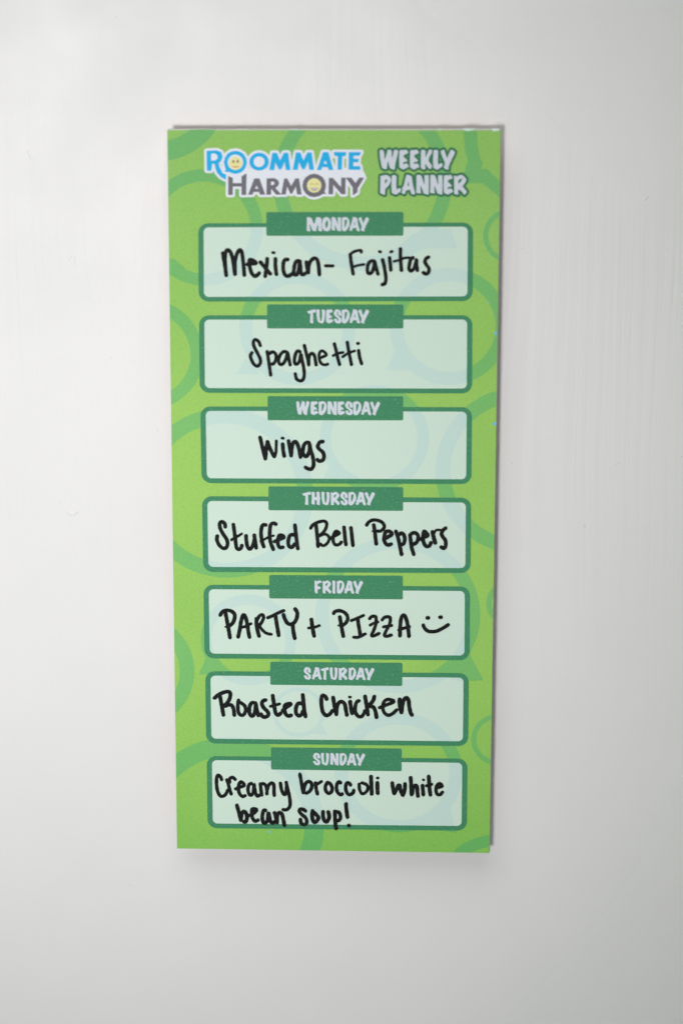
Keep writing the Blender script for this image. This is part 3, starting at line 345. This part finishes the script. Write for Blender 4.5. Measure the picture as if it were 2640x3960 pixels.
'chicken':[(1.07,[(-1.88,-57.9),(-2.17,-57.15),(-2.94,-56.79),(-3.32,-57.67),(-3.32,-59.7),(-2.94,-61.72),(-2.07,-62.79),(-1.11,-62.51),(-0.19,-61.38)]),(1.07,[(0,-57.43),(0.33,-59.65),(0.72,-61.48),(0.91,-62.45)]),(1.07,[(0.91,-62.29),(1.1,-60.05),(1.78,-58.83),(2.54,-58.65),(3.32,-59.42),(3.61,-61.04),(3.9,-62.62)]),(1.07,[(4.81,-58.55),(5.05,-60.41),(5.34,-62.07)]),(0.71,[(4.6,-57.21),(4.91,-57.25)]),(0.99,[(7.31,-58.32),(6.78,-58.56),(6.3,-59.79),(6.3,-61.61),(6.98,-62.82),(7.94,-63.08),(8.71,-62.19),(8.94,-61.38)]),(1.07,[(9.04,-56.96),(9.37,-58.94),(9.67,-60.96),(9.87,-62.38)]),(1.07,[(11.67,-56.99),(11.39,-58.11),(10.62,-59.13),(9.86,-59.85)]),(1.07,[(10.24,-59.94),(11.4,-60.13),(11.98,-61.34),(12.33,-63.17)]),(0.95,[(13.19,-60.29),(15.05,-59.48),(17.25,-58.44),(16.39,-57.88),(15.33,-57.8),(14.47,-58.47),(14.09,-60.1),(14.48,-61.72),(15.64,-62.52),(16.79,-62.1),(18.04,-60.91)]),(1.18,[(18.88,-57.77),(18.99,-59.64),(19.39,-61.58)]),(1.07,[(19.48,-61.46),(19.66,-59.22),(20.23,-57.64),(20.9,-57.22),(21.38,-57.99),(21.59,-59.81),(21.98,-61.63),(22.37,-62.34)])],
'creamy':[(0.97,[(-31.93,-82.61),(-32.23,-81.79),(-32.93,-81.27),(-33.33,-82.1),(-33.4,-84.09),(-33.13,-86.08),(-32.52,-87.4),(-31.74,-87.72),(-30.8,-87.05),(-30.24,-85.88)]),(0.97,[(-30.41,-82.69),(-30.06,-83.88),(-29.61,-85.7),(-29.23,-86.94)]),(0.97,[(-29.67,-83.38),(-29.66,-82.39),(-29.19,-81.95),(-28.56,-81.99),(-28.07,-82.48)]),(0.97,[(-27.92,-85.4),(-26.71,-84.84),(-25.42,-84.29),(-25.95,-83.42),(-26.54,-83.22),(-27.02,-84.18),(-27.11,-85.67),(-26.73,-86.99),(-25.95,-87.68),(-25.24,-87.39)]),(0.97,[(-23.42,-83.67),(-24.04,-83.97),(-24.37,-85.14),(-24.22,-86.63),(-23.6,-87.29),(-22.97,-86.61),(-22.72,-85.28),(-22.72,-83.87),(-22.41,-85.61),(-22.19,-86.77),(-21.72,-87.51),(-20.94,-87.09)]),(0.97,[(-20.84,-83.77),(-20.69,-85.42),(-20.44,-87.11)]),(0.97,[(-20.61,-83.76),(-19.82,-83.72),(-19.2,-84.41),(-18.97,-85.57),(-18.98,-86.76)]),(0.97,[(-18.9,-85.57),(-18.42,-84.07),(-17.48,-83.42),(-16.97,-84.05),(-16.94,-85.87),(-16.87,-87.2)]),(0.97,[(-15.09,-83.48),(-14.83,-85.18),(-14.37,-86.5),(-13.82,-86.96),(-13.43,-86.16),(-13.34,-84.67)]),(0.97,[(-13.42,-83.22),(-13.11,-84.83),(-12.65,-86.81),(-12.34,-88.8),(-12.42,-90.47),(-13.13,-91.43),(-13.84,-91.6),(-14.31,-91.49)])],
'broccoli':[(0.99,[(-9.5,-80.66),(-9.18,-82.57),(-8.86,-84.61),(-8.54,-86.28)]),(1,[(-8.51,-86.23),(-8.22,-84.43),(-7.73,-83.27),(-6.93,-82.83),(-6.2,-83.38),(-6.12,-84.58),(-6.69,-85.78),(-7.66,-86.44)]),(0.99,[(-5.03,-83.23),(-4.84,-85.07),(-4.48,-86.57)]),(0.86,[(-4.68,-83.71),(-4.03,-83.27),(-3.36,-82.8)]),(0.99,[(-1.62,-83.07),(-2.18,-84.19),(-2.1,-85.55),(-1.3,-86.4),(-0.49,-85.87),(-0.25,-84.68),(-0.82,-83.49),(-1.46,-83.07)]),(0.99,[(2.11,-83.14),(1.84,-82.81),(1.19,-83.33),(0.95,-84.66),(1.28,-86.02),(2.16,-86.78),(2.6,-86.52)]),(0.99,[(4.97,-83.76),(4.68,-83.28),(4.01,-83.12),(3.61,-84.11),(3.69,-85.48),(4.33,-86.58),(5.14,-86.57),(5.78,-85.96),(5.91,-85.37)]),(0.89,[(7.46,-83.47),(7.55,-84.92),(8.03,-86.11),(8.68,-86.36),(9.64,-85.57),(9.96,-84.37),(9.47,-83.53),(8.26,-83.03)]),(1.09,[(10.83,-81.12),(10.95,-83.68),(11.06,-86.38)]),(1.09,[(12.65,-83.01),(12.69,-84.68),(12.78,-86.1)]),(0.76,[(12.63,-81.49),(12.85,-81.52)])],
'white':[(1.04,[(16.92,-82.99),(17.11,-84.48),(17.44,-86.11)]),(1.04,[(17.53,-86.15),(18.07,-84.99),(18.56,-83.81),(18.95,-83.65)]),(1.04,[(19.05,-83.7),(19.3,-85.11),(19.8,-86.47)]),(1.04,[(19.99,-86.64),(20.41,-85.49),(20.55,-84.31),(20.56,-83.2)]),(1.04,[(22.16,-81.29),(22.3,-83.25),(22.37,-84.94),(22.45,-86.44)]),(1.04,[(22.63,-86.24),(22.86,-84.41),(23.47,-83.65),(23.96,-83.88),(24.1,-85.31),(24.27,-86.87)]),(1.04,[(25.55,-83.62),(25.69,-84.9),(25.82,-86.4)]),(0.71,[(25.75,-81.91),(25.95,-81.92)]),(1.04,[(27.31,-80.86),(27.45,-82.66),(27.59,-84.61),(27.85,-86.44)]),(0.86,[(26.72,-83.68),(27.52,-83.5),(28.19,-83.22)]),(0.94,[(29.49,-84.2),(30.47,-84.05),(31.18,-83.78),(30.7,-83.07),(30.09,-83.06),(29.55,-83.94),(29.44,-85.24),(29.88,-86.28),(30.61,-86.31),(31.28,-85.61)])],
'bean':[(1.03,[(-27.61,-90.33),(-27.15,-92.15),(-26.75,-93.79),(-26.52,-94.86)]),(1.03,[(-26.49,-94.8),(-26.26,-93.03),(-25.78,-92.16),(-25.19,-92.41),(-24.84,-93.26),(-24.79,-94.4),(-25.15,-95.41),(-25.63,-95.36)]),(0.98,[(-24.37,-93.51),(-23.18,-92.99),(-21.92,-91.73),(-22.57,-91.36),(-23.29,-91.5),(-23.35,-92.61),(-23.18,-94.12),(-22.48,-95.1),(-21.88,-94.99),(-21.58,-94.8)]),(0.98,[(-22.7,-92.22),(-22.58,-92.1)]),(1.03,[(-19.43,-91.8),(-19.85,-91.71),(-20.21,-92.7),(-20.33,-94.34),(-19.98,-95.6),(-19.39,-95.59),(-18.79,-94.57),(-18.54,-92.42),(-18.31,-93.68),(-17.96,-95.19),(-17.25,-95.63),(-16.78,-95.18)]),(1.03,[(-16.79,-92.46),(-16.41,-93.91),(-16.12,-95.52)]),(1.03,[(-16.12,-95.42),(-16.06,-93.65),(-15.81,-92.66),(-15.22,-92.4),(-14.63,-93),(-14.28,-94.64),(-13.99,-96.28)])],
'soup':[(0.98,[(-7.92,-91.8),(-8.63,-91.31),(-9.46,-91.27),(-9.68,-91.93),(-8.99,-92.93),(-8.04,-93.67),(-7.57,-94.68),(-7.69,-95.69),(-8.52,-95.99),(-9.23,-95.46),(-9.37,-94.39)]),(1.05,[(-5.9,-91.73),(-6.02,-92.89),(-5.91,-94.28),(-5.31,-95.28),(-4.6,-94.77),(-4.19,-93.75),(-4.72,-93),(-5.49,-92.25)]),(1.05,[(-2.88,-91.99),(-2.88,-93.23),(-2.59,-94.49),(-1.99,-95.11),(-1.4,-94.47),(-1.1,-93.33),(-1.4,-92.01)]),(1.05,[(0.5,-91.82),(0.56,-93.81),(0.68,-95.71),(0.88,-97.03)]),(0.98,[(0.85,-91.94),(1.56,-92.06),(2.04,-92.79),(2.1,-93.79),(1.68,-94.56),(1.15,-94.67)]),(1.05,[(3.69,-89.51),(3.81,-91.25),(4.11,-93.49)]),(1,[(4.5,-96.05),(4.62,-96.1)])]}
GLYPHS={'S':[[(0,0.312),(0.016,0.23),(0.131,0.103),(0.279,0.009),(0.508,0),(0.787,0.076),(0.918,0.158),(0.967,0.248),(0.977,0.429),(0.902,0.469),(0.754,0.447),(0.574,0.411),(0.567,0.194),(0.508,0.158),(0.436,0.23),(0.426,0.357),(0.508,0.438),(0.754,0.538),(0.934,0.629),(1,0.755),(0.967,0.882),(0.82,0.973),(0.623,1),(0.393,0.973),(0.197,0.918),(0,0.683),(0.18,0.65),(0.41,0.683),(0.459,0.792),(0.541,0.832),(0.607,0.792),(0.616,0.719),(0.525,0.629),(0.295,0.538),(0.098,0.438)]],
'A':[[(0.36,0),(0.494,0.004),(0.659,0.04),(0.765,0.094),(0.824,0.402),(0.918,0.71),(1,0.891),(0.965,1),(0.824,0.982),(0.706,0.928),(0.647,0.746),(0.471,0.764),(0.334,0.797),(0.235,0.982),(0,0.918),(0.082,0.764),(0.047,0.638),(0.153,0.583),(0.259,0.293)],[(0.522,0.33),(0.565,0.547),(0.447,0.562),(0.482,0.402)]],
'T':[[(0,0.152),(0.36,0.089),(0.893,0),(0.947,0.018),(1,0.214),(0.667,0.241),(0.68,0.562),(0.68,0.812),(0.701,0.955),(0.653,1),(0.467,0.973),(0.315,0.938),(0.36,0.777),(0.373,0.286),(0.187,0.321)]],
'U':[[(0.025,0.016),(0.185,0),(0.383,0.055),(0.346,0.195),(0.353,0.43),(0.395,0.664),(0.457,0.836),(0.519,0.844),(0.605,0.711),(0.654,0.477),(0.642,0.227),(0.605,0.055),(0.654,0.016),(0.827,0.031),(0.988,0.07),(1,0.352),(0.951,0.664),(0.889,0.852),(0.753,0.977),(0.679,1),(0.457,0.969),(0.185,0.898),(0.086,0.727),(0.012,0.43),(0,0.195)]],
'N':[[(0.023,0.038),(0.138,0),(0.276,0.008),(0.402,0.045),(0.506,0.22),(0.632,0.477),(0.671,0.477),(0.662,0.25),(0.655,0.023),(0.805,0.023),(0.977,0.015),(1,0.326),(0.989,0.977),(0.943,1),(0.759,0.97),(0.598,0.932),(0.483,0.735),(0.368,0.553),(0.34,0.568),(0.345,0.811),(0.391,0.902),(0.333,0.939),(0.161,0.924),(0,0.894),(0.023,0.72),(0.023,0.326)]],
'D':[[(0.01,0.048),(0.207,0.038),(0.37,0),(0.6,0.006),(0.797,0.086),(0.944,0.22),(1,0.431),(0.928,0.623),(0.731,0.833),(0.502,0.977),(0.305,1),(0.141,0.958),(0,0.881),(0.01,0.546)],[(0.37,0.22),(0.567,0.172),(0.666,0.192),(0.633,0.393),(0.534,0.603),(0.403,0.709),(0.354,0.718),(0.354,0.45)]],
'Y':[[(0,0.112),(0.082,0.044),(0.235,0),(0.291,0.073),(0.362,0.247),(0.452,0.44),(0.541,0.286),(0.643,0.122),(0.707,0.025),(0.796,0.012),(1,0.112),(0.949,0.247),(0.77,0.498),(0.617,0.749),(0.554,0.865),(0.554,1),(0.388,0.981),(0.214,0.903),(0.286,0.768),(0.298,0.633),(0.133,0.363),(0.043,0.189)]],
'R':[[(0,0.043),(0.261,0.082),(0.406,0.023),(0.594,0),(0.754,0.072),(0.957,0.217),(0.899,0.363),(0.754,0.499),(0.638,0.567),(0.754,0.654),(1,0.849),(0.841,1),(0.754,0.984),(0.667,0.887),(0.348,0.713),(0.313,0.868),(0.342,0.994),(0.145,0.984),(0.006,0.946),(0.006,0.557)],[(0.333,0.285),(0.464,0.208),(0.638,0.179),(0.522,0.344),(0.377,0.45),(0.325,0.383)]],
'F':[[(0,0.064),(0.126,0.002),(0.241,0.039),(0.368,0.064),(0.54,0.027),(0.655,0),(0.793,0.009),(1,0.113),(0.931,0.18),(0.655,0.204),(0.425,0.284),(0.391,0.443),(0.437,0.468),(0.563,0.425),(0.655,0.443),(0.839,0.553),(0.839,0.627),(0.655,0.651),(0.448,0.688),(0.402,0.81),(0.46,0.933),(0.333,1),(0.149,0.957),(0.046,0.871),(0.011,0.565),(0.023,0.259)]],
'I':[[(0.016,0.043),(0.243,0),(0.622,0.025),(1,0.056),(0.946,0.315),(0.946,0.809),(1,0.969),(0.784,1),(0.405,0.981),(0.081,0.957),(0,0.809),(0.038,0.438)]],
'W':[[(0,0.062),(0.103,0.004),(0.206,0.062),(0.247,0.199),(0.258,0.473),(0.289,0.473),(0.371,0.238),(0.433,0.023),(0.515,0),(0.639,0.062),(0.649,0.355),(0.691,0.395),(0.732,0.199),(0.784,0.023),(0.887,0),(1,0.082),(0.948,0.297),(0.866,0.59),(0.825,0.824),(0.804,1),(0.701,0.99),(0.557,0.922),(0.495,0.727),(0.464,0.59),(0.437,0.59),(0.402,0.785),(0.381,0.961),(0.289,0.98),(0.134,0.912),(0.072,0.668),(0.021,0.395)]],
'E':[[(0.037,0.059),(0.222,0.02),(0.444,0.033),(0.667,0),(0.852,0.049),(0.944,0.176),(0.741,0.216),(0.5,0.265),(0.444,0.373),(0.63,0.422),(0.852,0.549),(0.778,0.598),(0.519,0.608),(0.389,0.676),(0.481,0.735),(0.741,0.676),(0.852,0.716),(1,0.824),(0.852,0.902),(0.667,0.931),(0.463,1),(0.222,0.951),(0.019,0.873),(0,0.402)]],
'M':[[(0.02,0.027),(0.156,0.007),(0.32,0.082),(0.401,0.301),(0.469,0.479),(0.51,0.466),(0.565,0.274),(0.633,0.027),(0.714,0),(0.891,0.041),(0.973,0.123),(0.973,0.534),(1,0.986),(0.891,0.993),(0.755,0.932),(0.769,0.671),(0.721,0.479),(0.701,0.616),(0.646,0.808),(0.619,0.979),(0.51,0.979),(0.388,0.945),(0.306,0.74),(0.211,0.493),(0.184,0.507),(0.197,0.699),(0.245,0.986),(0.156,1),(0,0.945),(0.014,0.466)]],
'O':[[(0,0.49),(0.08,0.195),(0.216,0.06),(0.466,0),(0.693,0.034),(0.898,0.168),(1,0.396),(0.989,0.691),(0.875,0.906),(0.648,1),(0.466,0.987),(0.193,0.919),(0.034,0.758)],[(0.375,0.49),(0.42,0.342),(0.58,0.221),(0.659,0.289),(0.67,0.49),(0.625,0.651),(0.511,0.758),(0.443,0.745),(0.386,0.638)]],
'H':[[(0.026,0.039),(0.145,0.013),(0.355,0.047),(0.355,0.401),(0.566,0.384),(0.553,0.03),(0.697,0),(0.882,0.039),(0.908,0.418),(1,0.503),(0.908,0.604),(0.908,0.84),(0.921,0.975),(0.829,1),(0.566,0.933),(0.579,0.739),(0.566,0.621),(0.342,0.646),(0.355,0.941),(0.276,0.966),(0,0.899),(0.026,0.57)]],
'K':[[(0.019,0.056),(0.194,0),(0.419,0.056),(0.4,0.393),(0.613,0.169),(0.742,0),(1,0.019),(0.968,0.169),(0.742,0.393),(0.677,0.543),(1,0.824),(0.871,0.974),(0.677,0.918),(0.387,0.693),(0.406,0.955),(0.29,1),(0,0.918),(0,0.393)]],
'L':[[(0.053,0.056),(0.301,0),(0.526,0.075),(0.489,0.506),(0.526,0.749),(0.865,0.655),(1,0.749),(0.902,0.861),(0.451,1),(0.053,0.918),(0,0.506)]],
'P':[[(0.033,0.062),(0.333,0.026),(0.567,0),(0.9,0.099),(1,0.283),(0.833,0.504),(0.467,0.724),(0.433,1),(0.3,1),(0,0.908),(0.02,0.43)],[(0.42,0.283),(0.62,0.21),(0.667,0.283),(0.467,0.467)]]}

# ------------------------------------------------------------------ the wall
def wall():
    n = 24
    V = []; F = []
    X0, X1, Z0, Z1 = -1.6, 1.6, 0.0, 2.6
    V = [(X0, 0, Z0), (X1, 0, Z0), (X1, 0, Z1), (X0, 0, Z1), (X0, .1, Z0), (X1, .1, Z0), (X1, .1, Z1), (X0, .1, Z1)]
    F = [(0, 1, 2, 3), (5, 4, 7, 6), (4, 0, 3, 7), (1, 5, 6, 2), (3, 2, 6, 7), (4, 5, 1, 0)]
    o = mesh_obj('wall', V, F, 'wall'); o['kind'] = 'structure'
    return o
WALL = wall()

def tube(name, pts, r, mat, parent, ends=.4):
    """thin strand lying half sunk in the paint; pts are (u, v) in mm on the wall"""
    V = []; F = []; k = 6; N = len(pts)
    for i, p in enumerate(pts):
        a = Vector(pts[max(i-1, 0)]); c = Vector(pts[min(i+1, N-1)]); d = (c - a).normalized(); nn = Vector((-d.y, d.x))
        rr = r * (ends if i in (0, N-1) else 1)
        for j in range(k):
            an = 2 * math.pi * j / k
            q = Vector(p) + nn * math.cos(an) * rr
            V.append((q.x * .001, -(.02 + math.sin(an) * rr * .7) * .001, ZC + q.y * .001))
    for i in range(N-1):
        for j in range(k): F.append((i*k + j, i*k + (j+1) % k, (i+1)*k + (j+1) % k, (i+1)*k + j))
    F.append(tuple(range(k))[::-1]); F.append(tuple((N-1)*k + j for j in range(k)))
    o = mesh_obj(name, V, F, mat, parent)
    for p in o.data.polygons: p.use_smooth = True
    return o
for pts, r in (([(-73.6, 66.4), (-72.9, 67.3), (-72.2, 68.6), (-71.9, 67.4), (-71.9, 66.2), (-71.5, 65.3), (-72.0, 64.9)], .09),
               ([(-72.6, 9.6), (-71.9, 9.9), (-71.3, 9.4), (-71.2, 8.8)], .08),
               ([(-72.8, 24.6), (-72.0, 24.9), (-71.2, 24.8)], .08),
               ([(-78.0, -3.6), (-77.3, -2.6), (-77.2, -2.0)], .08),
               ([(-75.8, -5.1), (-75.2, -6.2), (-74.2, -6.9), (-73.3, -6.5), (-72.4, -5.6), (-71.6, -5.5)], .09),
               ([(-84.5, 98.0), (-84.0, 96.2), (-83.4, 94.9), (-82.5, 94.6)], .08),
               ([(84.4, 84.1), (85.2, 84.5), (85.9, 85.3)], .22),
               ([(50.4, 70.0), (50.6, 70.7), (52.2, 70.6)], .09),
               ([(78.4, 9.6), (79.2, 9.7), (80.0, 10.4)], .09),
               ([(-60.9, -118.7), (-60.2, -118.5), (-59.6, -118.8)], .13),
               ([(57.2, -108.3), (57.8, -108.0)], .15), ([(90.3, -145.0), (91.0, -144.4)], .17)):
    tube('paint_bristle', pts, r * .8, 'wall', WALL)
mt, t, b = nt('dark_speck'); b.inputs['Base Color'].default_value = (.10, .09, .08, 1); M['speck'] = mt
for u, v, r in ((-59.2, 133.2, .11), (-62.2, 39, .09), (70.6, -8.4, .13), (49.9, 9.5, .09), (-49.5, 18.2, .1), (-83, -85, .07), (54, 2, .08), (97, 12, .09)):
    s = Sheet()
    V = []; F = []
    for ring_, hh in ((1, .0), (.7, .06), (0.0, .09)):
        for j in range(6):
            a = j * math.pi / 3 + u; rr = r * ring_ * (1 + .3 * math.sin(3 * a + v))
            V.append(((u + math.cos(a) * rr) * .001, -(hh + .002) * .001, ZC + (v + math.sin(a) * rr) * .001))
    for i in range(2):
        for j in range(6): F.append((i*6 + j, i*6 + (j+1) % 6, (i+1)*6 + (j+1) % 6, (i+1)*6 + j))
    mesh_obj('dirt_speck', V, F, 'speck', WALL)

# ------------------------------------------------------------------ the pad
pad = bpy.data.objects.new('notepad', None); COL.objects.link(pad); pad.location = (0, 0, ZC)
pad['label'] = 'green weekly planner notepad with handwritten dinners stuck on the white wall'
pad['category'] = 'notepad'
def lab(o, s): o['label'] = s; return o

# block of sheets under the top one; the stack leans up and to the right towards its back
C4 = [CORNERS[3], CORNERS[2], CORNERS[1], CORNERS[0]]      # counter-clockwise from bottom left
SHX, SHY = .25, .12
def slab(name, q, y0, y1, sh0, sh1, mat, steps=1, jit=0.0):
    V = []; F = []
    for i in range(steps + 1):
        f_ = i / steps; y = y0 + (y1 - y0) * f_; s_ = sh0 + (sh1 - sh0) * f_
        jx = random.uniform(-jit, jit); jy = random.uniform(-jit, jit)
        for (a, c) in q: V.append(((a + SHX * s_ + jx) * .001, y * .001, (c + SHY * s_ + jy) * .001))
    for i in range(steps):
        for j in range(4): F.append((i*4 + j, i*4 + (j+1) % 4, (i+1)*4 + (j+1) % 4, (i+1)*4 + j))
    F.append((0, 3, 2, 1)[::-1] if y0 < y1 else (0, 3, 2, 1)); F.append(tuple(steps*4 + j for j in (0, 3, 2, 1)) if y0 < y1 else tuple(steps*4 + j for j in (0, 1, 2, 3)))
    return mesh_obj(name, V, F, mat, pad)
lab(slab('page_block', C4, -(T - .13), -(T - 1.15), 0.02, .9, 'edge', 14, .03), 'thin block of cut paper edges behind the printed sheet')
CC = [(x - (.5 if x > 0 else -.5), y - (.5 if y > 0 else -.5)) for x, y in C4]
lab(slab('backing_card', CC, -(T - 1.18), -(T - 1.7), .9, 1.0, 'card'), 'stiff pink card at the back of the pad, tinted to bounce pink onto the wall')
MQ = [(-16, -62), (16, -62), (16, 62), (-16, 62)]
lab(slab('magnet', MQ, -(T - 1.72), -.03, 0, 0, 'speck'), 'dark magnet behind the pad that keeps it off the wall')
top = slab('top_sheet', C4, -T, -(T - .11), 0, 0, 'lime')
# milky padding glue that binds the sheets along the top edge
tl, tr_ = CORNERS[0], CORNERS[1]
BQ = [(tl[0] + .05, tl[1] + .02), (tr_[0] - .05, tr_[1] + .02), (tr_[0] - .05, tr_[1] + .16), (tl[0] + .05, tl[1] + .16)]
slab('glue_binding', BQ, -(T - .12), -(T - 1.15), 0.02, .9, 'binding', 6, .02)

BOX = (-44.96, -103.98, 44.96, 104.0)
for i, ((cx, cy), ro, ri) in enumerate(RINGS):
    s = Sheet(); n_ = .012 + .0012 * i; k = 96
    for j in range(k):
        a, c = 2*math.pi*j/k, 2*math.pi*(j+1)/k
        quad = [(cx + r*math.cos(x), cy + r*math.sin(x)) for r, x in ((ri, a), (ro, a), (ro, c), (ri, c))]
        q = clip(quad, BOX)
        if len(q) > 2:
            k0 = len(s.v); s.v += [(x, y, n_) for x, y in q]; s.f.append(tuple(range(k0, k0 + len(q))))
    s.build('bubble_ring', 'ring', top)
for i, t_ in enumerate(TAILS):
    q = [(min(max(x, BOX[0]), BOX[2]), min(max(y, BOX[1]), BOX[3])) for x, y in t_]
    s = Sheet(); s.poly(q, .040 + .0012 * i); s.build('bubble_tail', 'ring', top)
for i, ((x, y), r, c) in enumerate(DOTS):
    s = Sheet(); s.disc((x, y), r, .055); lab(s.build('ink_dot', 'dot_' + c, top), 'tiny %s ink dot on the green print' % c)

for g in GLUE:                                             # dried glue that ran over the top edge
    V = []; F = []; k = len(g)
    for (x, y), (yy) in [(p, -(T + .10)) for p in g] + [(p, -(T - .5)) for p in g]:
        V.append((x * .001, yy * .001, y * .001))
    F = [tuple(range(k))] + [(i, (i+1) % k, k + (i+1) % k, k + i) for i in range(k)] + [tuple(range(k, 2*k))[::-1]]
    mesh_obj('glue_blob', V, F, 'glue', pad)

def glyph_word(wd, n, grow=0):
    s = Sheet(); ol = Sheet(); zt = .058
    for idx, (ch, p00, p10, p01) in enumerate(wd):
        A, B, Cc = Vector(p00), Vector(p10), Vector(p01)
        loops = [[tuple(A + (B - A) * x + (Cc - A) * y) for x, y in q] for q in GLYPHS[ch]]
        s.poly(loops[0], n + idx * .0004, loops[1:])
        if grow: 
            ol.poly(loops[0], zt); zt = ol.ribbon(loops[0], grow * 2, zt + .0006, closed=True) + .0006
    return s, ol

FOODS = {'monday': ('mexican', 'fajitas'), 'tuesday': ('spaghetti',), 'wednesday': ('wings',), 'thursday': ('stuffed', 'bell', 'peppers'),
         'friday': ('party', 'pizza'), 'saturday': ('roasted', 'chicken'), 'sunday': ('creamy', 'broccoli', 'white', 'bean', 'soup')}
SAY = {'monday': 'Mexican- Fajitas', 'tuesday': 'Spaghetti', 'wednesday': 'Wings', 'thursday': 'Stuffed Bell Peppers', 'friday': 'PARTY + PIZZA and a smile',
       'saturday': 'Roasted Chicken', 'sunday': 'Creamy broccoli white bean soup!'}
for name, o4, i4, tab in PANELS:
    ro_, ri_ = rounded(o4, 2.75), rounded(i4, 1.35)
    s = Sheet(); k = len(ro_)
    s.v = [(x, y, .060) for x, y in ro_] + [(x, y, .060) for x, y in ri_]
    s.f = [(j, k + j, k + (j+1) % k, (j+1) % k) for j in range(k)]
    box = lab(s.build('day_box', 'frame', pad), 'box for %s reading "%s"' % (name.capitalize(), SAY[name]))
    s = Sheet(); s.poly(ri_, .062); s.build('writing_field', 'fill', box)
    for i, ((cx, cy), ro, ri) in enumerate(RINGS):
        n_ = .0632 + .0003 * i; s = Sheet(); last = None; runs = []
        for j in range(64):
            a, c = 2*math.pi*j/64, 2*math.pi*(j+1)/64
            q = clip_convex([(cx + r*math.cos(x), cy + r*math.sin(x)) for r, x in ((ri, a), (ro, a), (ro, c), (ri, c))], ri_)
            if len(q) > 2:
                if last is None or j != last + 1: runs.append(Sheet())
                r_ = runs[-1]; last = j; k0 = len(r_.v); r_.v += [(x, y, n_) for x, y in q]; r_.f.append(tuple(range(k0, k0 + len(q))))
        if len(runs) > 1 and last == 63 and len(clip_convex([(cx + r*math.cos(x), cy + r*math.sin(x)) for r, x in ((ri, 0), (ro, 0), (ro, .09), (ri, .09))], ri_)) > 2:
            k0 = len(runs[0].v); runs[0].f += [tuple(k0 + z for z in f_) for f_ in runs[-1].f]; runs[0].v += runs[-1].v; runs.pop()
        for r_ in runs: r_.build('bubble_print', 'pale_ring', box)
    for i, t_ in enumerate(TAILS):
        s = Sheet()
        for tr in tessellate_polygon([[Vector((x, y, 0)) for x, y in t_]]):
            q = clip_convex([t_[z] for z in tr], ri_)
            if len(q) > 2: k0 = len(s.v); s.v += [(x, y, .0692 + .0001 * i) for x, y in q]; s.f.append(tuple(range(k0, k0 + len(q))))
        if s.f: s.build('bubble_tail', 'pale_ring', box)
    s = Sheet(); s.poly(rounded(tab, .42, 4), .072); s.build('day_tab', 'frame', box)
    s, _ = glyph_word(WORDS[name.upper()], .078); lab(s.build('day_name', 'title', box), 'printed word ' + name.upper())
    lvl = .095
    for wname in FOODS[name]:
        s = Sheet()
        for wd, pts in HAND[wname]:
            s.ribbon(pts, wd * 1.1, lvl, rise=.004, vary=.05); lvl += .005
        lab(s.build('handwriting', 'ink', box), 'handwritten "%s" in black marker' % (wname.upper() if wname in ('party', 'pizza') else wname))

# heading
for name in ('WEEKLY', 'PLANNER'):
    s, ol = glyph_word(WORDS[name], .19, .63)
    o = lab(ol.build('title_outline', 'outline', pad), 'dark green outline of the word ' + name)
    lab(s.build('title_word', 'title', o), 'white word ' + name)
# logo
s = Sheet(); zt = .056
for i, (ch, c, loops) in enumerate(LOGO):
    s.poly(loops[0], zt); zt = s.ribbon(loops[0], 1.36, zt + .0006, closed=True) + .0006
s.poly(EXTRA['white_fill'], zt)
ZL = zt + .006
for i, h in enumerate(EXTRA['holes'] + [EXTRA['disc1'], EXTRA['disc2']]): s.poly(h, zt + .0006 + i * .0004)
logo = lab(s.build('logo', 'white', pad), 'ROOMMATE HARMONY logo on a white edge')
for i, (ch, c, loops) in enumerate(LOGO):
    if c == 'g': 
        s = Sheet(); s.poly(loops[0], ZL + .0004 * i, loops[1:]); lab(s.build('logo_letter', 'grey', logo), 'grey letter ' + ch)
for i, (ch, c, loops) in enumerate(LOGO):
    if c == 'b':
        if i == 1:                                  # the big O stands in front of the H, with its own white edge
            s = Sheet(); s.ribbon(loops[0], 1.3, ZL + .0145, closed=True); s.build('logo_edge', 'white', logo)
        s = Sheet(); s.poly(loops[0], (ZL + .024 if i == 1 else ZL + .008) + .0004 * i, loops[1:]); lab(s.build('logo_letter', 'cyan', logo), 'blue letter ' + ch)
s = Sheet(); s.poly(EXTRA['disc1'], ZL + .0235); s.build('logo_edge', 'white', logo)
for fc, eyes, mouth, em, mm_ in (('face1', 'eyes1', 'mouth1', 'brown', 'coral'), ('face2', 'eyes2', 'mouth2', 'tan', 'brown')):
    s = Sheet(); s.poly(EXTRA[fc], ZL + .027); lab(s.build('smiling_face', 'yellow', logo), 'round yellow smiling face inside the letter O')
    s = Sheet()
    for e in EXTRA[eyes]:
        if fc == 'face1': s.poly(e, ZL + .0276)
        else: s.ribbon(e, .17, ZL + .0276)
    s.build('face_eyes', em, logo)
    s = Sheet(); s.poly(EXTRA[mouth], ZL + .0276); s.build('face_mouth', mm_, logo)
s = Sheet()
for q in EXTRA['teeth2']: s.poly(q, ZL + .0282)
s.build('face_teeth', 'white', logo)
